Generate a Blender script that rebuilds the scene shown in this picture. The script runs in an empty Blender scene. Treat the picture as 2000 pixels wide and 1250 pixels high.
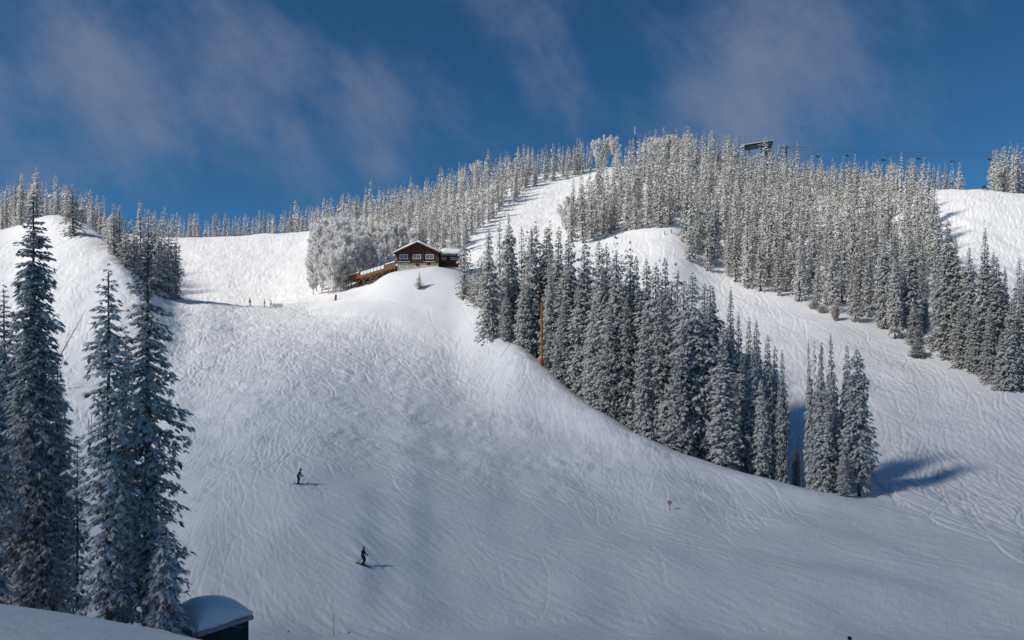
import bpy, bmesh, math, random
import numpy as np
from mathutils import Vector, Matrix

# ------------------------------------------------------------------ camera, sky, sun, exposure
SC = bpy.context.scene
COL = SC.collection
F, HZ = 1500.0, 740.0                       # focal length and eye level in photograph pixels (2000 wide)
cam = bpy.data.cameras.new('camera'); camo = bpy.data.objects.new('camera', cam); COL.objects.link(camo)
cam.sensor_width = 36; cam.lens = 36 * F / 2000; cam.shift_y = (HZ - 625) / 2000
cam.clip_start = 0.5; cam.clip_end = 6000
camo.location = (0, 0, 0); camo.rotation_euler = (math.radians(90), 0, 0)
SC.camera = camo
SUN_EL, SUN_AZ = math.radians(36), math.radians(-112)
SDIR = Vector((math.sin(SUN_AZ) * math.cos(SUN_EL), math.cos(SUN_AZ) * math.cos(SUN_EL), math.sin(SUN_EL)))
sun = bpy.data.lights.new('sun', 'SUN'); suno = bpy.data.objects.new('sun', sun); COL.objects.link(suno)
sun.energy = 4.3; sun.angle = math.radians(6.5); sun.color = (1.0, 0.925, 0.82)
suno.rotation_euler = SDIR.to_track_quat('Z', 'Y').to_euler()
W = bpy.data.worlds.new('World'); SC.world = W; W.use_nodes = True
SC.view_settings.view_transform = 'Standard'; SC.view_settings.look = 'None'
SC.view_settings.exposure = 0.0; SC.view_settings.gamma = 1.0; SC.view_settings.use_curve_mapping = False
SC.cycles.max_bounces = 6; SC.cycles.diffuse_bounces = 3; SC.cycles.transparent_max_bounces = 8

def build_world():
    nt = W.node_tree; n = nt.nodes; l = nt.links; n.clear()
    out = n.new('ShaderNodeOutputWorld'); bg = n.new('ShaderNodeBackground')
    sky = n.new('ShaderNodeTexSky'); sky.sky_type = 'NISHITA'; sky.sun_disc = False
    sky.sun_elevation = SUN_EL; sky.sun_rotation = SUN_AZ % (2 * math.pi)
    sky.altitude = 3000; sky.air_density = 1.0; sky.dust_density = 0.25; sky.ozone_density = 3.0
    tc = n.new('ShaderNodeTexCoord')
    def math_(op, a, b=None, c=None, clamp=False):
        m = n.new('ShaderNodeMath'); m.operation = op; m.use_clamp = clamp
        for i, v in enumerate((a, b, c)):
            if v is None: continue
            if isinstance(v, (int, float)): m.inputs[i].default_value = v
            else: l.new(v, m.inputs[i])
        return m.outputs[0]
    # thin drifting cloud: layered noise over the whole sky dome, denser in a few banks
    mp = n.new('ShaderNodeMapping'); l.new(tc.outputs['Generated'], mp.inputs[0])
    mp.inputs['Rotation'].default_value = (0, math.radians(42), 0)
    mp2 = n.new('ShaderNodeMapping'); l.new(mp.outputs[0], mp2.inputs[0]); mp2.inputs['Scale'].default_value = (1.35, 1.1, 0.72)
    n1 = n.new('ShaderNodeTexNoise'); l.new(mp2.outputs[0], n1.inputs['Vector'])
    n1.inputs['Scale'].default_value = 6.0; n1.inputs['Detail'].default_value = 9; n1.inputs['Roughness'].default_value = 0.62
    n1.inputs['Distortion'].default_value = 0.12
    banks = [  # direction (px, py in the photograph), radius, weight
        (330, 90, .16, .26), (170, 40, .15, .20), (60, 230, .11, .22), (480, 190, .09, .26), (640, 235, .085, .36), (740, 210, .05, .20), (560, 350, .07, .20), (745, 322, .022, .34), (860, 250, .08, .16),
        (1480, 120, .085, .46), (1560, 40, .08, .30), (1420, 225, .085, .44), (1310, 235, .05, .22), (1640, 215, .06, .26), (1540, 235, .06, .22), (1040, 60, .06, .16), (990, 190, .07, .16),
        (62, 355, .022, .40), (250, 330, .10, .12)]
    acc = None
    for px, py, r, wgt in banks:
        d = Vector(((px - 1000) / F, 1, (HZ - py) / F)).normalized()
        vm = n.new('ShaderNodeVectorMath'); vm.operation = 'DISTANCE'
        l.new(tc.outputs['Generated'], vm.inputs[0]); vm.inputs[1].default_value = d
        q = math_('DIVIDE', vm.outputs['Value'], r)
        q = math_('MULTIPLY', math_('MULTIPLY', q, q), -1.0)
        g = math_('MULTIPLY', math_('EXPONENT', q), wgt)
        acc = g if acc is None else math_('ADD', acc, g)
    dens = math_('ADD', math_('MULTIPLY_ADD', n1.outputs['Fac'], 1.7, -0.35), math_('MULTIPLY', acc, 0.68))
    rmp = n.new('ShaderNodeMapRange'); rmp.interpolation_type = 'SMOOTHSTEP'
    l.new(dens, rmp.inputs['Value'])
    rmp.inputs['From Min'].default_value = 0.50; rmp.inputs['From Max'].default_value = 1.32
    rmp.inputs['To Min'].default_value = 0.0; rmp.inputs['To Max'].default_value = 0.75
    tint = n.new('ShaderNodeMix'); tint.data_type = 'RGBA'; tint.blend_type = 'MULTIPLY'
    tint.inputs['Factor'].default_value = 1.0
    l.new(sky.outputs[0], tint.inputs[6]); tint.inputs[7].default_value = (0.36, 0.80, 1.0, 1)
    mix = n.new('ShaderNodeMix'); mix.data_type = 'RGBA'
    l.new(rmp.outputs[0], mix.inputs['Factor']); l.new(tint.outputs[2], mix.inputs[6])
    mix.inputs[7].default_value = CLOUD_COL
    l.new(mix.outputs[2], bg.inputs['Color']); bg.inputs['Strength'].default_value = SKY_STRENGTH
    l.new(bg.outputs[0], out.inputs['Surface'])
SKY_STRENGTH = 0.072
CLOUD_COL = (2.45, 3.15, 4.6, 1)
build_world()

# ------------------------------------------------------------------ helpers
RNG = np.random.default_rng(7)
random.seed(7)
def tag(o, label=None, cat=None, group=None, kind=None):
    if label: o['label'] = label
    if cat: o['category'] = cat
    if group: o['group'] = group
    if kind: o['kind'] = kind
    return o
def link(name, me, parent=None, loc=None):
    o = bpy.data.objects.new(name, me); COL.objects.link(o)
    if parent is not None: o.parent = parent
    if loc is not None: o.location = loc
    return o
def empty(name, loc=(0, 0, 0), rz=0.0):
    o = bpy.data.objects.new(name, None); COL.objects.link(o); o.location = loc
    o.rotation_euler = (0, 0, rz); o.empty_display_size = 0.3
    return o
def mat(name, col, rough=0.8, noise=None, bump=None, spec=0.3, metal=0.0):
    m = bpy.data.materials.new(name); m.use_nodes = True
    nt = m.node_tree; b = nt.nodes['Principled BSDF']
    b.inputs['Base Color'].default_value = (*col, 1); b.inputs['Roughness'].default_value = rough
    b.inputs['Specular IOR Level'].default_value = spec; b.inputs['Metallic'].default_value = metal
    if noise:
        col2, sc, stretch = noise
        tc = nt.nodes.new('ShaderNodeTexCoord'); mp = nt.nodes.new('ShaderNodeMapping')
        mp.inputs['Scale'].default_value = stretch
        nt.links.new(tc.outputs['Object'], mp.inputs[0])
        t = nt.nodes.new('ShaderNodeTexNoise'); t.inputs['Scale'].default_value = sc; t.inputs['Detail'].default_value = 5
        nt.links.new(mp.outputs[0], t.inputs['Vector'])
        r = nt.nodes.new('ShaderNodeMapRange'); nt.links.new(t.outputs['Fac'], r.inputs[0])
        r.inputs[1].default_value = .35; r.inputs[2].default_value = .65
        mx = nt.nodes.new('ShaderNodeMix'); mx.data_type = 'RGBA'
        nt.links.new(r.outputs[0], mx.inputs['Factor'])
        mx.inputs[6].default_value = (*col, 1); mx.inputs[7].default_value = (*col2, 1)
        nt.links.new(mx.outputs[2], b.inputs['Base Color'])
        if bump:
            bp = nt.nodes.new('ShaderNodeBump'); bp.inputs['Strength'].default_value = bump; bp.inputs['Distance'].default_value = .05
            nt.links.new(t.outputs['Fac'], bp.inputs['Height']); nt.links.new(bp.outputs[0], b.inputs['Normal'])
    return m

def snow_material(name='snow', fine=1.0):
    m = bpy.data.materials.new(name); m.use_nodes = True
    nt = m.node_tree; b = nt.nodes['Principled BSDF']
    b.inputs['Roughness'].default_value = 0.55; b.inputs['Specular IOR Level'].default_value = 0.25
    tc = nt.nodes.new('ShaderNodeTexCoord')
    t = nt.nodes.new('ShaderNodeTexNoise'); t.inputs['Scale'].default_value = 0.05; t.inputs['Detail'].default_value = 4
    nt.links.new(tc.outputs['Object'], t.inputs['Vector'])
    mx = nt.nodes.new('ShaderNodeMix'); mx.data_type = 'RGBA'
    nt.links.new(t.outputs['Fac'], mx.inputs['Factor'])
    mx.inputs[6].default_value = (0.86, 0.88, 0.905, 1); mx.inputs[7].default_value = (0.90, 0.90, 0.905, 1)
    nt.links.new(mx.outputs[2], b.inputs['Base Color'])
    t2 = nt.nodes.new('ShaderNodeTexNoise'); t2.inputs['Scale'].default_value = 1.6; t2.inputs['Detail'].default_value = 8
    t2.inputs['Roughness'].default_value = 0.68
    nt.links.new(tc.outputs['Object'], t2.inputs['Vector'])
    bp = nt.nodes.new('ShaderNodeBump'); bp.inputs['Strength'].default_value = 0.6 * fine; bp.inputs['Distance'].default_value = 0.14
    t3 = nt.nodes.new('ShaderNodeTexNoise'); t3.inputs['Scale'].default_value = 14; t3.inputs['Detail'].default_value = 6; t3.inputs['Roughness'].default_value = .7
    nt.links.new(tc.outputs['Object'], t3.inputs['Vector'])
    b3 = nt.nodes.new('ShaderNodeBump'); b3.inputs['Strength'].default_value = 0.5 * fine; b3.inputs['Distance'].default_value = 0.03
    nt.links.new(t3.outputs['Fac'], b3.inputs['Height'])
    nt.links.new(t2.outputs['Fac'], bp.inputs['Height']); nt.links.new(b3.outputs[0], bp.inputs['Normal']); nt.links.new(bp.outputs[0], b.inputs['Normal'])
    return m
M_SNOW = snow_material()
M_PAD = snow_material('roof_snow', 0.6)

class MB:
    """collects boxes, tubes and prisms of one part"""
    def __init__(s): s.v = []; s.f = []
    def add(s, vs, fs):
        k = len(s.v); s.v += [tuple(p) for p in vs]; s.f += [tuple(i + k for i in f) for f in fs]; return s
    def box(s, x0, x1, y0, y1, z0, z1):
        return s.add([(x0,y0,z0),(x1,y0,z0),(x1,y1,z0),(x0,y1,z0),(x0,y0,z1),(x1,y0,z1),(x1,y1,z1),(x0,y1,z1)],
                     [(0,3,2,1),(4,5,6,7),(0,1,5,4),(1,2,6,5),(2,3,7,6),(3,0,4,7)])
    def tube(s, pts, r, n=6, cap=True):
        pts = [Vector(p) for p in pts]; rs = r if isinstance(r, (list, tuple)) else [r] * len(pts)
        vs = []; fs = []
        for i, p in enumerate(pts):
            d = (pts[min(i + 1, len(pts) - 1)] - pts[max(i - 1, 0)]).normalized()
            u = d.orthogonal().normalized() if abs(d.z) > .95 else d.cross(Vector((0, 0, 1))).normalized()
            w = d.cross(u)
            for k in range(n):
                a = 2 * math.pi * k / n
                vs.append(p + (u * math.cos(a) + w * math.sin(a)) * rs[i])
        for i in range(len(pts) - 1):
            for k in range(n):
                fs.append((i*n+k, i*n+(k+1) % n, (i+1)*n+(k+1) % n, (i+1)*n+k))
        if cap:
            fs.append(tuple(range(n))[::-1]); fs.append(tuple((len(pts)-1)*n + k for k in range(n)))
        return s.add(vs, fs)
    def bar(s, a, b, w, h):
        """square bar from a to b, w wide sideways, h high"""
        a = Vector(a); b = Vector(b); d = (b - a).normalized()
        u = d.cross(Vector((0, 0, 1)));  u = Vector((1, 0, 0)) if u.length < 1e-4 else u.normalized()
        t = u.cross(d); vs = []
        for p in (a, b):
            for i, j in ((-1,-1),(1,-1),(1,1),(-1,1)): vs.append(p + u * (i * w / 2) + t * (j * h / 2))
        return s.add(vs, [(0,3,2,1),(4,5,6,7),(0,1,5,4),(1,2,6,5),(2,3,7,6),(3,0,4,7)])
    def build(s, name, m, parent=None, smooth=False):
        me = bpy.data.meshes.new(name); me.from_pydata(s.v, [], s.f); me.materials.append(m)
        me.update()
        bm = bmesh.new(); bm.from_mesh(me); bmesh.ops.recalc_face_normals(bm, faces=bm.faces); bm.to_mesh(me); bm.free()
        if smooth: me.polygons.foreach_set('use_smooth', [True] * len(me.polygons))
        return link(name, me, parent)

def np_mesh(name, V, T, mats, midx=None, smooth=False):
    """triangles from numpy arrays"""
    me = bpy.data.meshes.new(name); V = np.asarray(V, np.float32); T = np.asarray(T, np.int32); k = T.shape[1]
    me.vertices.add(len(V)); me.vertices.foreach_set('co', V.ravel())
    me.loops.add(T.size); me.loops.foreach_set('vertex_index', T.ravel())
    me.polygons.add(len(T)); me.polygons.foreach_set('loop_start', np.arange(0, T.size, k, dtype=np.int32))
    if midx is not None: me.polygons.foreach_set('material_index', np.asarray(midx, np.int32))
    if smooth: me.polygons.foreach_set('use_smooth', np.ones(len(T), bool))
    for m in mats: me.materials.append(m)
    me.update(calc_edges=True); me.validate()
    return me

# ------------------------------------------------------------------ terrain: a lofted valley
def pchip(x, y, xq):
    x = np.asarray(x, float); y = np.asarray(y, float); h = np.diff(x); dl = np.diff(y) / h
    d = np.zeros_like(y); s = dl[:-1] * dl[1:] > 0
    w1 = 2 * h[1:] + h[:-1]; w2 = h[1:] + 2 * h[:-1]
    with np.errstate(divide='ignore', invalid='ignore'):
        dm = (w1 + w2) / (w1 / dl[:-1] + w2 / dl[1:])
    d[1:-1] = np.where(s, dm, 0); d[0] = dl[0]; d[-1] = dl[-1]
    i = np.clip(np.searchsorted(x, xq) - 1, 0, len(x) - 2); t = (xq - x[i]) / h[i]
    t = np.clip(t, 0, 1)
    return ((1 + 2*t)*(1-t)**2*y[i] + t*(1-t)**2*h[i]*d[i] + t*t*(3-2*t)*y[i+1] + t*t*(t-1)*h[i]*d[i+1])

# column (bearing) : distances and sight-line heights of valley, piste, crest, gully, forest edge, skyline
PROFILE = {
 -300: [(60,1230),(72,1130),(90,1000),(115,860),(150,690),(235,440),(245,440),(262,450),(285,450),(310,430),(340,415)],
 0:    [(60,1235),(72,1130),(90,1000),(115,865),(150,700),(235,450),(245,448),(262,457),(285,457),(310,440),(340,425)],
 100:  [(60,1235),(72,1130),(90,998),(115,865),(148,708),(228,424),(240,418),(262,436),(285,445),(310,440),(340,430)],
 200:  [(60,1235),(72,1130),(90,995),(115,865),(145,715),(210,464),(222,458),(250,472),(280,474),(310,458),(340,442)],
 250:  [(60,1236),(72,1128),(90,990),(115,857),(142,728),(194,518),(205,514),(230,534),(262,520),(298,490),(332,455)],
 300:  [(60,1238),(72,1125),(90,985),(115,850),(140,740),(184,577),(196,574),(218,584),(248,568),(285,510),(325,463)],
 350:  [(60,1240),(72,1120),(89,975),(113,845),(140,740),(188,600),(203,586),(222,598),(250,571),(290,510),(325,463)],
 400:  [(60,1242),(71,1118),(88,970),(112,845),(140,738),(180,620),(203,588),(222,600),(250,573),(290,505),(325,463)],
 500:  [(60,1243),(71,1112),(88,955),(112,830),(140,725),(178,640),(203,600),(222,600),(250,573),(290,505),(325,457)],
 600:  [(60,1245),(71,1104),(88,948),(112,825),(140,718),(175,640),(203,600),(225,582),(248,560),(285,505),(325,452)],
 650:  [(60,1245),(71,1104),(88,950),(112,830),(140,722),(172,640),(195,595),(212,578),(234,568),(280,490),(330,437)],
 700:  [(60,1245),(71,1104),(88,955),(112,838),(140,728),(168,645),(187,593),(203,572),(227,560),(275,480),(335,425)],
 750:  [(60,1244),(72,1104),(89,958),(112,842),(140,734),(166,652),(181,594),(199,538),(220,547),(268,477),(338,418)],
 800:  [(60,1243),(72,1105),(89,960),(112,845),(140,738),(164,660),(178,596),(197,525),(211,524),(262,475),(340,412)],
 850:  [(60,1242),(73,1105),(90,965),(113,850),(140,745),(161,672),(176,602),(197,522),(211,521),(265,465),(345,395)],
 900:  [(60,1240),(74,1100),(90,970),(113,858),(138,760),(157,690),(174,606),(197,531),(212,526),(265,450),(348,375)],
 940:  [(60,1240),(74,1100),(90,972),(113,860),(136,765),(152,692),(167,612),(188,570),(215,520),(270,437),(348,365)],
 1000: [(60,1238),(74,1100),(90,980),(110,878),(128,785),(150,668),(160,662),(185,590),(220,505),(280,420),(350,347)],
 1060: [(60,1236),(74,1100),(90,985),(106,900),(122,815),(140,714),(150,708),(178,610),(220,500),(285,412),(352,338)],
 1120: [(60,1236),(73,1105),(88,1000),(102,920),(115,848),(129,768),(139,766),(172,640),(222,490),(290,402),(353,333)],
 1200: [(60,1235),(72,1115),(85,1020),(97,945),(107,885),(118,818),(128,822),(165,670),(225,470),(290,392),(355,325)],
 1300: [(59,1240),(70,1125),(82,1040),(91,975),(99,925),(108,872),(118,878),(158,690),(222,455),(290,375),(345,322)],
 1400: [(59,1242),(69,1130),(79,1055),(88,995),(95,950),(102,907),(112,914),(152,715),(201,540),(275,400),(338,330)],
 1500: [(58,1245),(68,1135),(77,1065),(85,1010),(91,972),(97,937),(107,944),(145,727),(185,582),(262,432),(330,358)],
 1600: [(58,1245),(67,1140),(75,1080),(82,1030),(87,995),(93,962),(102,962),(138,742),(171,612),(250,452),(325,366)],
 1700: [(58,1245),(67,1140),(74,1085),(80,1045),(85,1010),(90,978),(99,942),(128,770),(157,655),(238,472),(308,378)],
 1800: [(58,1248),(67,1140),(74,1085),(80,1043),(85,1010),(90,980),(98,932),(120,803),(143,697),(220,482),(280,370)],
 1900: [(58,1250),(67,1140),(74,1082),(80,1041),(85,1007),(90,975),(98,925),(114,822),(131,728),(205,510),(272,369)],
 2000: [(58,1250),(67,1140),(74,1080),(80,1040),(85,1005),(90,972),(98,920),(109,840),(121,765),(192,550),(266,378)],
 2300: [(58,1250),(67,1140),(74,1080),(80,1040),(85,1000),(90,965),(98,910),(105,855),(113,800),(182,575),(262,385)],
}
PROFILE[-1600] = PROFILE[-300]; PROFILE[3600] = PROFILE[2300]
def full_profile(px, p):
    lip = np.interp(px, [-1600, 0, 100, 200, 300, 400, 800, 2000, 3600], [900, 1179, 1193, 1209, 1228, 1251, 1345, 1560, 1700])
    back = np.interp(px, [-300, 0, 300, 345, 420, 520, 700, 3600], [1215, 1216, 1226, 1238, 1272, 1300, 1330, 1330])
    zs = (HZ - p[-1][1]) * p[-1][0] / F
    y2 = p[-1][0] * 1.18; y3 = 1600.0
    return [(2.2, 1700), (12, lip), (39, back)] + list(p) + [(y2, HZ - (zs - 16) * F / y2), (y3, HZ + 120 * F / y3)]
cpx = sorted(PROFILE)
KN = np.array([full_profile(c, PROFILE[c]) for c in cpx], float)
GPX = np.arange(-1600, 3601, 5.0); GLY = np.linspace(math.log(2.2), math.log(1600), 900)
kly = np.stack([pchip(cpx, np.log(KN[:, k, 0]), GPX) for k in range(KN.shape[1])], 1)
kpy = np.stack([pchip(cpx, KN[:, k, 1], GPX) for k in range(KN.shape[1])], 1)
GT = np.stack([pchip(kly[i], kpy[i], GLY) for i in range(len(GPX))])        # sight-line height at (bearing, distance)
def blur(a, n, axis):
    k = np.hanning(2 * n + 3)[1:-1]; k /= k.sum(); a = np.moveaxis(a, axis, 0)
    p = np.concatenate([np.repeat(a[:1], n, 0), a, np.repeat(a[-1:], n, 0)])
    o = sum(k[j] * p[j:j + len(a)] for j in range(2 * n + 1))
    return np.moveaxis(o, 0, axis)
GT = blur(blur(GT, 7, 0), 3, 1)
def zbase(X, Y):
    X = np.asarray(X, float); Y = np.asarray(Y, float)
    u = np.clip((1000 + F * X / Y - GPX[0]) / 5.0, 0, len(GPX) - 1.001)
    v = np.clip((np.log(Y) - GLY[0]) / (GLY[1] - GLY[0]), 0, len(GLY) - 1.001)
    i = u.astype(int); j = v.astype(int); a = u - i; b = v - j
    t = (GT[i, j]*(1-a)*(1-b) + GT[i+1, j]*a*(1-b) + GT[i, j+1]*(1-a)*b + GT[i+1, j+1]*a*b)
    return (HZ - t) * Y / F

# relief raster: chop, ski tracks, wind ripple (metres)
RX0, RX1, RY0, RY1, RC, TC = -140.0, 190.0, 40.0, 350.0, 0.25, 0.1
nx, ny = int((RX1-RX0)/RC), int((RY1-RY0)/RC); tnx, tny = int((RX1-RX0)/TC), int((RY1-RY0)/TC)
gx = RX0 + (np.arange(nx)+.5)*RC; gy = RY0 + (np.arange(ny)+.5)*RC
fx = np.fft.rfftfreq(nx, RC)[None, :]; fy = np.fft.fftfreq(ny, RC)[:, None]; fr = np.hypot(fx, fy)
def streaks(ang, along, across, seed):
    """long parallel scrape marks running in one direction"""
    r = np.random.default_rng(seed).standard_normal((ny, nx)).astype(np.float32); c, s_ = math.cos(ang), math.sin(ang)
    fa, fc = fx*c+fy*s_, -fx*s_+fy*c
    A = np.exp(-(fa*along)**2*2-(fc*across)**2*1.5)*(1-np.exp(-(fc*across*5)**2))
    o = np.fft.irfft2(np.fft.rfft2(r)*A, s=(ny, nx)); return (o/o.std()).astype(np.float32)
def band(lo, hi, seed, ax=1.0, ay=1.0):
    """smooth random field with wavelengths between lo and hi metres, unit variance"""
    r = np.random.default_rng(seed).standard_normal((ny, nx)).astype(np.float32)
    f = np.hypot(fx*ax, fy*ay)
    A = np.exp(-(f*lo)**2*1.2) * (1-np.exp(-(f*hi)**2*1.2))
    o = np.fft.irfft2(np.fft.rfft2(r)*A, s=(ny, nx)); return (o/o.std()).astype(np.float32)
GXX, GYY = np.meshgrid(gx, gy)
PXX = 1000 + F*GXX/GYY
step = 4
cz = zbase(GXX[::step, ::step], GYY[::step, ::step])
gzy, gzx = np.gradient(cz, RC*step)
def grad(x, y):
    i = np.clip(((y-RY0)/(RC*step)).astype(int), 0, cz.shape[0]-1); j = np.clip(((x-RX0)/(RC*step)).astype(int), 0, cz.shape[1]-1)
    return gzx[i, j], gzy[i, j]
def sstep(a, b, x): t = np.clip((x-a)/(b-a), 0, 1); return t*t*(3-2*t)
CRX = [c for c in cpx]; CRY = [PROFILE[c][5][0] for c in cpx]
EDY = [PROFILE[c][8][0] for c in cpx]
crestY = lambda px: np.interp(px, CRX, CRY); edgeY = lambda px: np.interp(px, CRX, EDY)
# where the main piste is chopped into moguls, where it is groomed
def piste_masks(px, Y):
    main = (1-sstep(crestY(px)-4, crestY(px)+1, Y)) * (px > 300) + (px <= 300)*1.0
    main = np.where((px > 350) & (px < 620), 1-sstep(320, 335, Y), main)
    main = np.where((px > 600) & (px < 960), 1-sstep(np.interp(px, [600, 640, 700, 800, 900, 960], [235, 190, 178, 166, 162, 158]),
                    np.interp(px, [600, 640, 700, 800, 900, 960], [240, 196, 184, 172, 168, 164]), Y), main)
    chop = main * sstep(84, 112, Y + 0.012*(px-900)) 
    right = (px > 1230) * sstep(crestY(px)+6, crestY(px)+14, Y) * (1-sstep(edgeY(px)-4, edgeY(px)+2, Y))
    right = np.maximum(right, (px > 1700)*(1-sstep(edgeY(px)-4, edgeY(px), Y)))
    upper = (px > 1780) * sstep(195, 215, Y) + ((px > 880) & (px < 1240)) * sstep(215, 235, Y)
    return main, chop, np.clip(right, 0, 1), np.clip(upper, 0, 1)
main, chop, right, upper = piste_masks(PXX, GYY)
low = main*(1-chop); patch = np.clip(.75+.55*band(9, 40, 51), .15, 1.8)
H = 0.12*band(8, 30, 1) + 0.025*band(2.5, 7, 2)*(0.4+chop)
H += chop*patch*(0.038*band(1.8, 6, 3, 1.0, 1.5) + 0.014*band(.6, 1.6, 4)) + right*0.010*band(1.0, 3, 6) + upper*(0.05*band(1.5, 5, 7)+0.02*band(.7, 2, 9))
H += low*patch*(.009*streaks(math.radians(-42), 9, .5, 41)+.008*streaks(math.radians(-52), 5, .5, 42))
H += np.clip(right-low, 0, 1)*patch*(.020*streaks(math.radians(-55), 10, .6, 43)+.014*streaks(math.radians(-75), 6, .5, 44))
groove = np.zeros(tnx*tny, np.float32); ridge = np.zeros(tnx*tny, np.float32)
OFF = np.arange(-0.75, 0.76, 0.125)
def stamp(P, N, depth, width):
    """P,N (n,2) points and side normals of tracks; cuts a rounded groove with thrown-up edges"""
    for o in OFF:
        q = P + N*(o*width/0.5)[:, None] if np.ndim(width) else P + N*(o*width/0.5)
        i = ((q[:, 1]-RY0)/TC).astype(int); j = ((q[:, 0]-RX0)/TC).astype(int)
        ok = (i >= 0) & (i < tny) & (j >= 0) & (j < tnx); k = i[ok]*tnx+j[ok]
        a = abs(o)
        if a < 0.36: np.minimum.at(groove, k, (-depth[ok]*(1-(a/0.4)**2)).astype(np.float32))
        else: np.maximum.at(ridge, k, (depth[ok]*0.75*math.exp(-((o-0.5 if o > 0 else o+0.42)/0.15)**2)).astype(np.float32)*(1.0 if o > 0 else 0.6))
def run_tracks(n, startf, length, amp, wave, depth, width, seed, bias=0.0, side=0.0):
    r = np.random.default_rng(seed); P = startf(r, n); ph = r.uniform(0, 6.28, n); wv = wave*r.uniform(.7, 1.4, n)
    am = amp*r.uniform(.5, 1.2, n); dp = depth*r.uniform(.5, 1.3, n); ln = length*r.uniform(.4, 1.3, n); b = bias + r.normal(0, .12, n)
    ds = 0.11; out = []; s = 0.0; wd = width*r.uniform(.7, 1.3, n)
    while s < ln.max():
        gx_, gy_ = grad(P[:, 0], P[:, 1]); g = np.stack([-gx_, -gy_], 1); g /= np.linalg.norm(g, axis=1)[:, None]+1e-6
        a = am*np.sin(ph+6.2832*s/wv)+b; c, sn = np.cos(a), np.sin(a)
        d = np.stack([g[:, 0]*c-g[:, 1]*sn, g[:, 0]*sn+g[:, 1]*c], 1); P = P+d*ds; al = s < ln
        fade = np.minimum(1, np.minimum(s/2.0, (ln-s)/2.0))
        out.append((P[al], np.stack([-d[al, 1], d[al, 0]], 1), (dp*np.clip(fade, 0, 1))[al], wd[al])); s += ds
    stamp(*[np.concatenate([o[k] for o in out]) for k in range(4)])
def starts(px0, px1, y0, y1, mask=None):
    def f(r, n):
        res = []; tot = 0
        while tot < n:
            px = r.uniform(px0, px1, n*2); Y = r.uniform(y0, y1, n*2)
            ok = np.ones(n*2, bool) if mask is None else piste_masks(px, Y)[mask] > r.uniform(.2, .8, n*2)
            q = np.stack([(px-1000)/F*Y, Y], 1)[ok]; res.append(q); tot += len(q)
        return np.concatenate(res)[:n]
    return f
run_tracks(1500, starts(300, 1500, 94, 138, 1), 9.0, 0.42, 20, 0.19, 0.13, 11, 0.35)       # scrubbed turns in the chop
run_tracks(1300, starts(320, 1500, 94, 138, 1), 16.0, 0.40, 24, 0.20, 0.12, 31, 0.45)
run_tracks(2300, starts(320, 1500, 94, 138, 1), 2.6, 0.5, 16, 0.26, 0.17, 33, 0.6)
run_tracks(700, starts(320, 1500, 94, 138, 1), 4, 0.5, 14, 0.20, 0.15, 37, -0.6)
run_tracks(1200, starts(300, 1100, 132, 207, 1), 10.0, 0.55, 18, 0.24, 0.24, 35, 0.3)
run_tracks(1300, starts(300, 1100, 132, 207, 1), 3.6, 0.7, 14, 0.27, 0.27, 36, 0.5)
run_tracks(800, starts(320, 1300, 120, 207, 1), 5, 0.6, 14, 0.22, 0.23, 34, -0.7)
run_tracks(1300, starts(-50, 340, 120, 240), 8.0, 1.1, 12, 0.18, 0.28, 12)
run_tracks(900, starts(350, 620, 205, 322, 1), 10.0, 1.1, 12, 0.24, 0.40, 13)
run_tracks(330, starts(420, 1450, 84, 150, 0), 26, 0.30, 32, 0.11, 0.11, 14, 0.5)         # longer carved turns lower down
run_tracks(1500, starts(380, 2050, 60, 112, 0), 26, 0.08, 60, 0.10, 0.09, 15, 0.85)       # near-straight runs to the lower right
run_tracks(260, starts(380, 2050, 60, 105, 0), 20, 0.12, 50, 0.08, 0.09, 32, 0.6)
run_tracks(620, starts(1240, 2050, 96, 232, 2), 50, 0.34, 28, 0.28, 0.19, 16, 0.25)        # right-hand piste
run_tracks(260, starts(1240, 2050, 96, 232, 2), 36, 0.7, 18, 0.26, 0.19, 17, 0.2)
run_tracks(600, starts(1780, 2100, 195, 268), 18, 0.9, 14, 0.26, 0.40, 18, 0.2)
run_tracks(300, starts(900, 1240, 230, 345), 18, 0.7, 14, 0.24, 0.40, 19)
run_tracks(40, starts(1215, 1400, 205, 232), 40, 0.5, 24, 0.22, 0.34, 20)
def traverse(pts, depth=0.16, width=0.26, jit=0.5, n=3, seed=0):
    """ski tracks across a slope through (bearing, distance) points"""
    r = np.random.default_rng(seed); t = np.linspace(0, 1, len(pts)); tq = np.linspace(0, 1, 700)
    for k in range(n):
        px = pchip(t, [p[0] for p in pts], tq); Y = pchip(t, [p[1]+r.normal(0, jit) for p in pts], tq)
        P = np.stack([(px-1000)/F*Y, Y], 1); d = np.gradient(P, axis=0); d /= np.linalg.norm(d, axis=1)[:, None]+1e-6
        stamp(P, np.stack([-d[:, 1], d[:, 0]], 1), np.full(700, depth), np.full(700, width))
traverse([(640, 190), (720, 186), (780, 180), (830, 176), (880, 175), (925, 177)], n=4, jit=.7, seed=1)
traverse([(655, 182), (720, 176), (790, 174), (850, 168), (900, 160), (940, 152), (985, 143)], n=3, jit=.8, seed=2)
traverse([(900, 176), (915, 170), (935, 160), (975, 148)], n=2, jit=.4, seed=3)
traverse([(838, 176), (845, 170), (880, 160), (905, 150)], n=2, jit=.5, seed=4)
traverse([(340, 203), (365, 196), (372, 188), (350, 180), (330, 172)], n=3, jit=.8, seed=5)
traverse([(1130, 104), (1230, 90), (1330, 80), (1420, 73), (1500, 69)], n=4, jit=.5, seed=6, depth=.08, width=.13)
traverse([(1180, 100), (1230, 92), (1290, 83), (1360, 76), (1440, 71), (1560, 66)], n=3, jit=.5, seed=7, depth=.08, width=.13)
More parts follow.
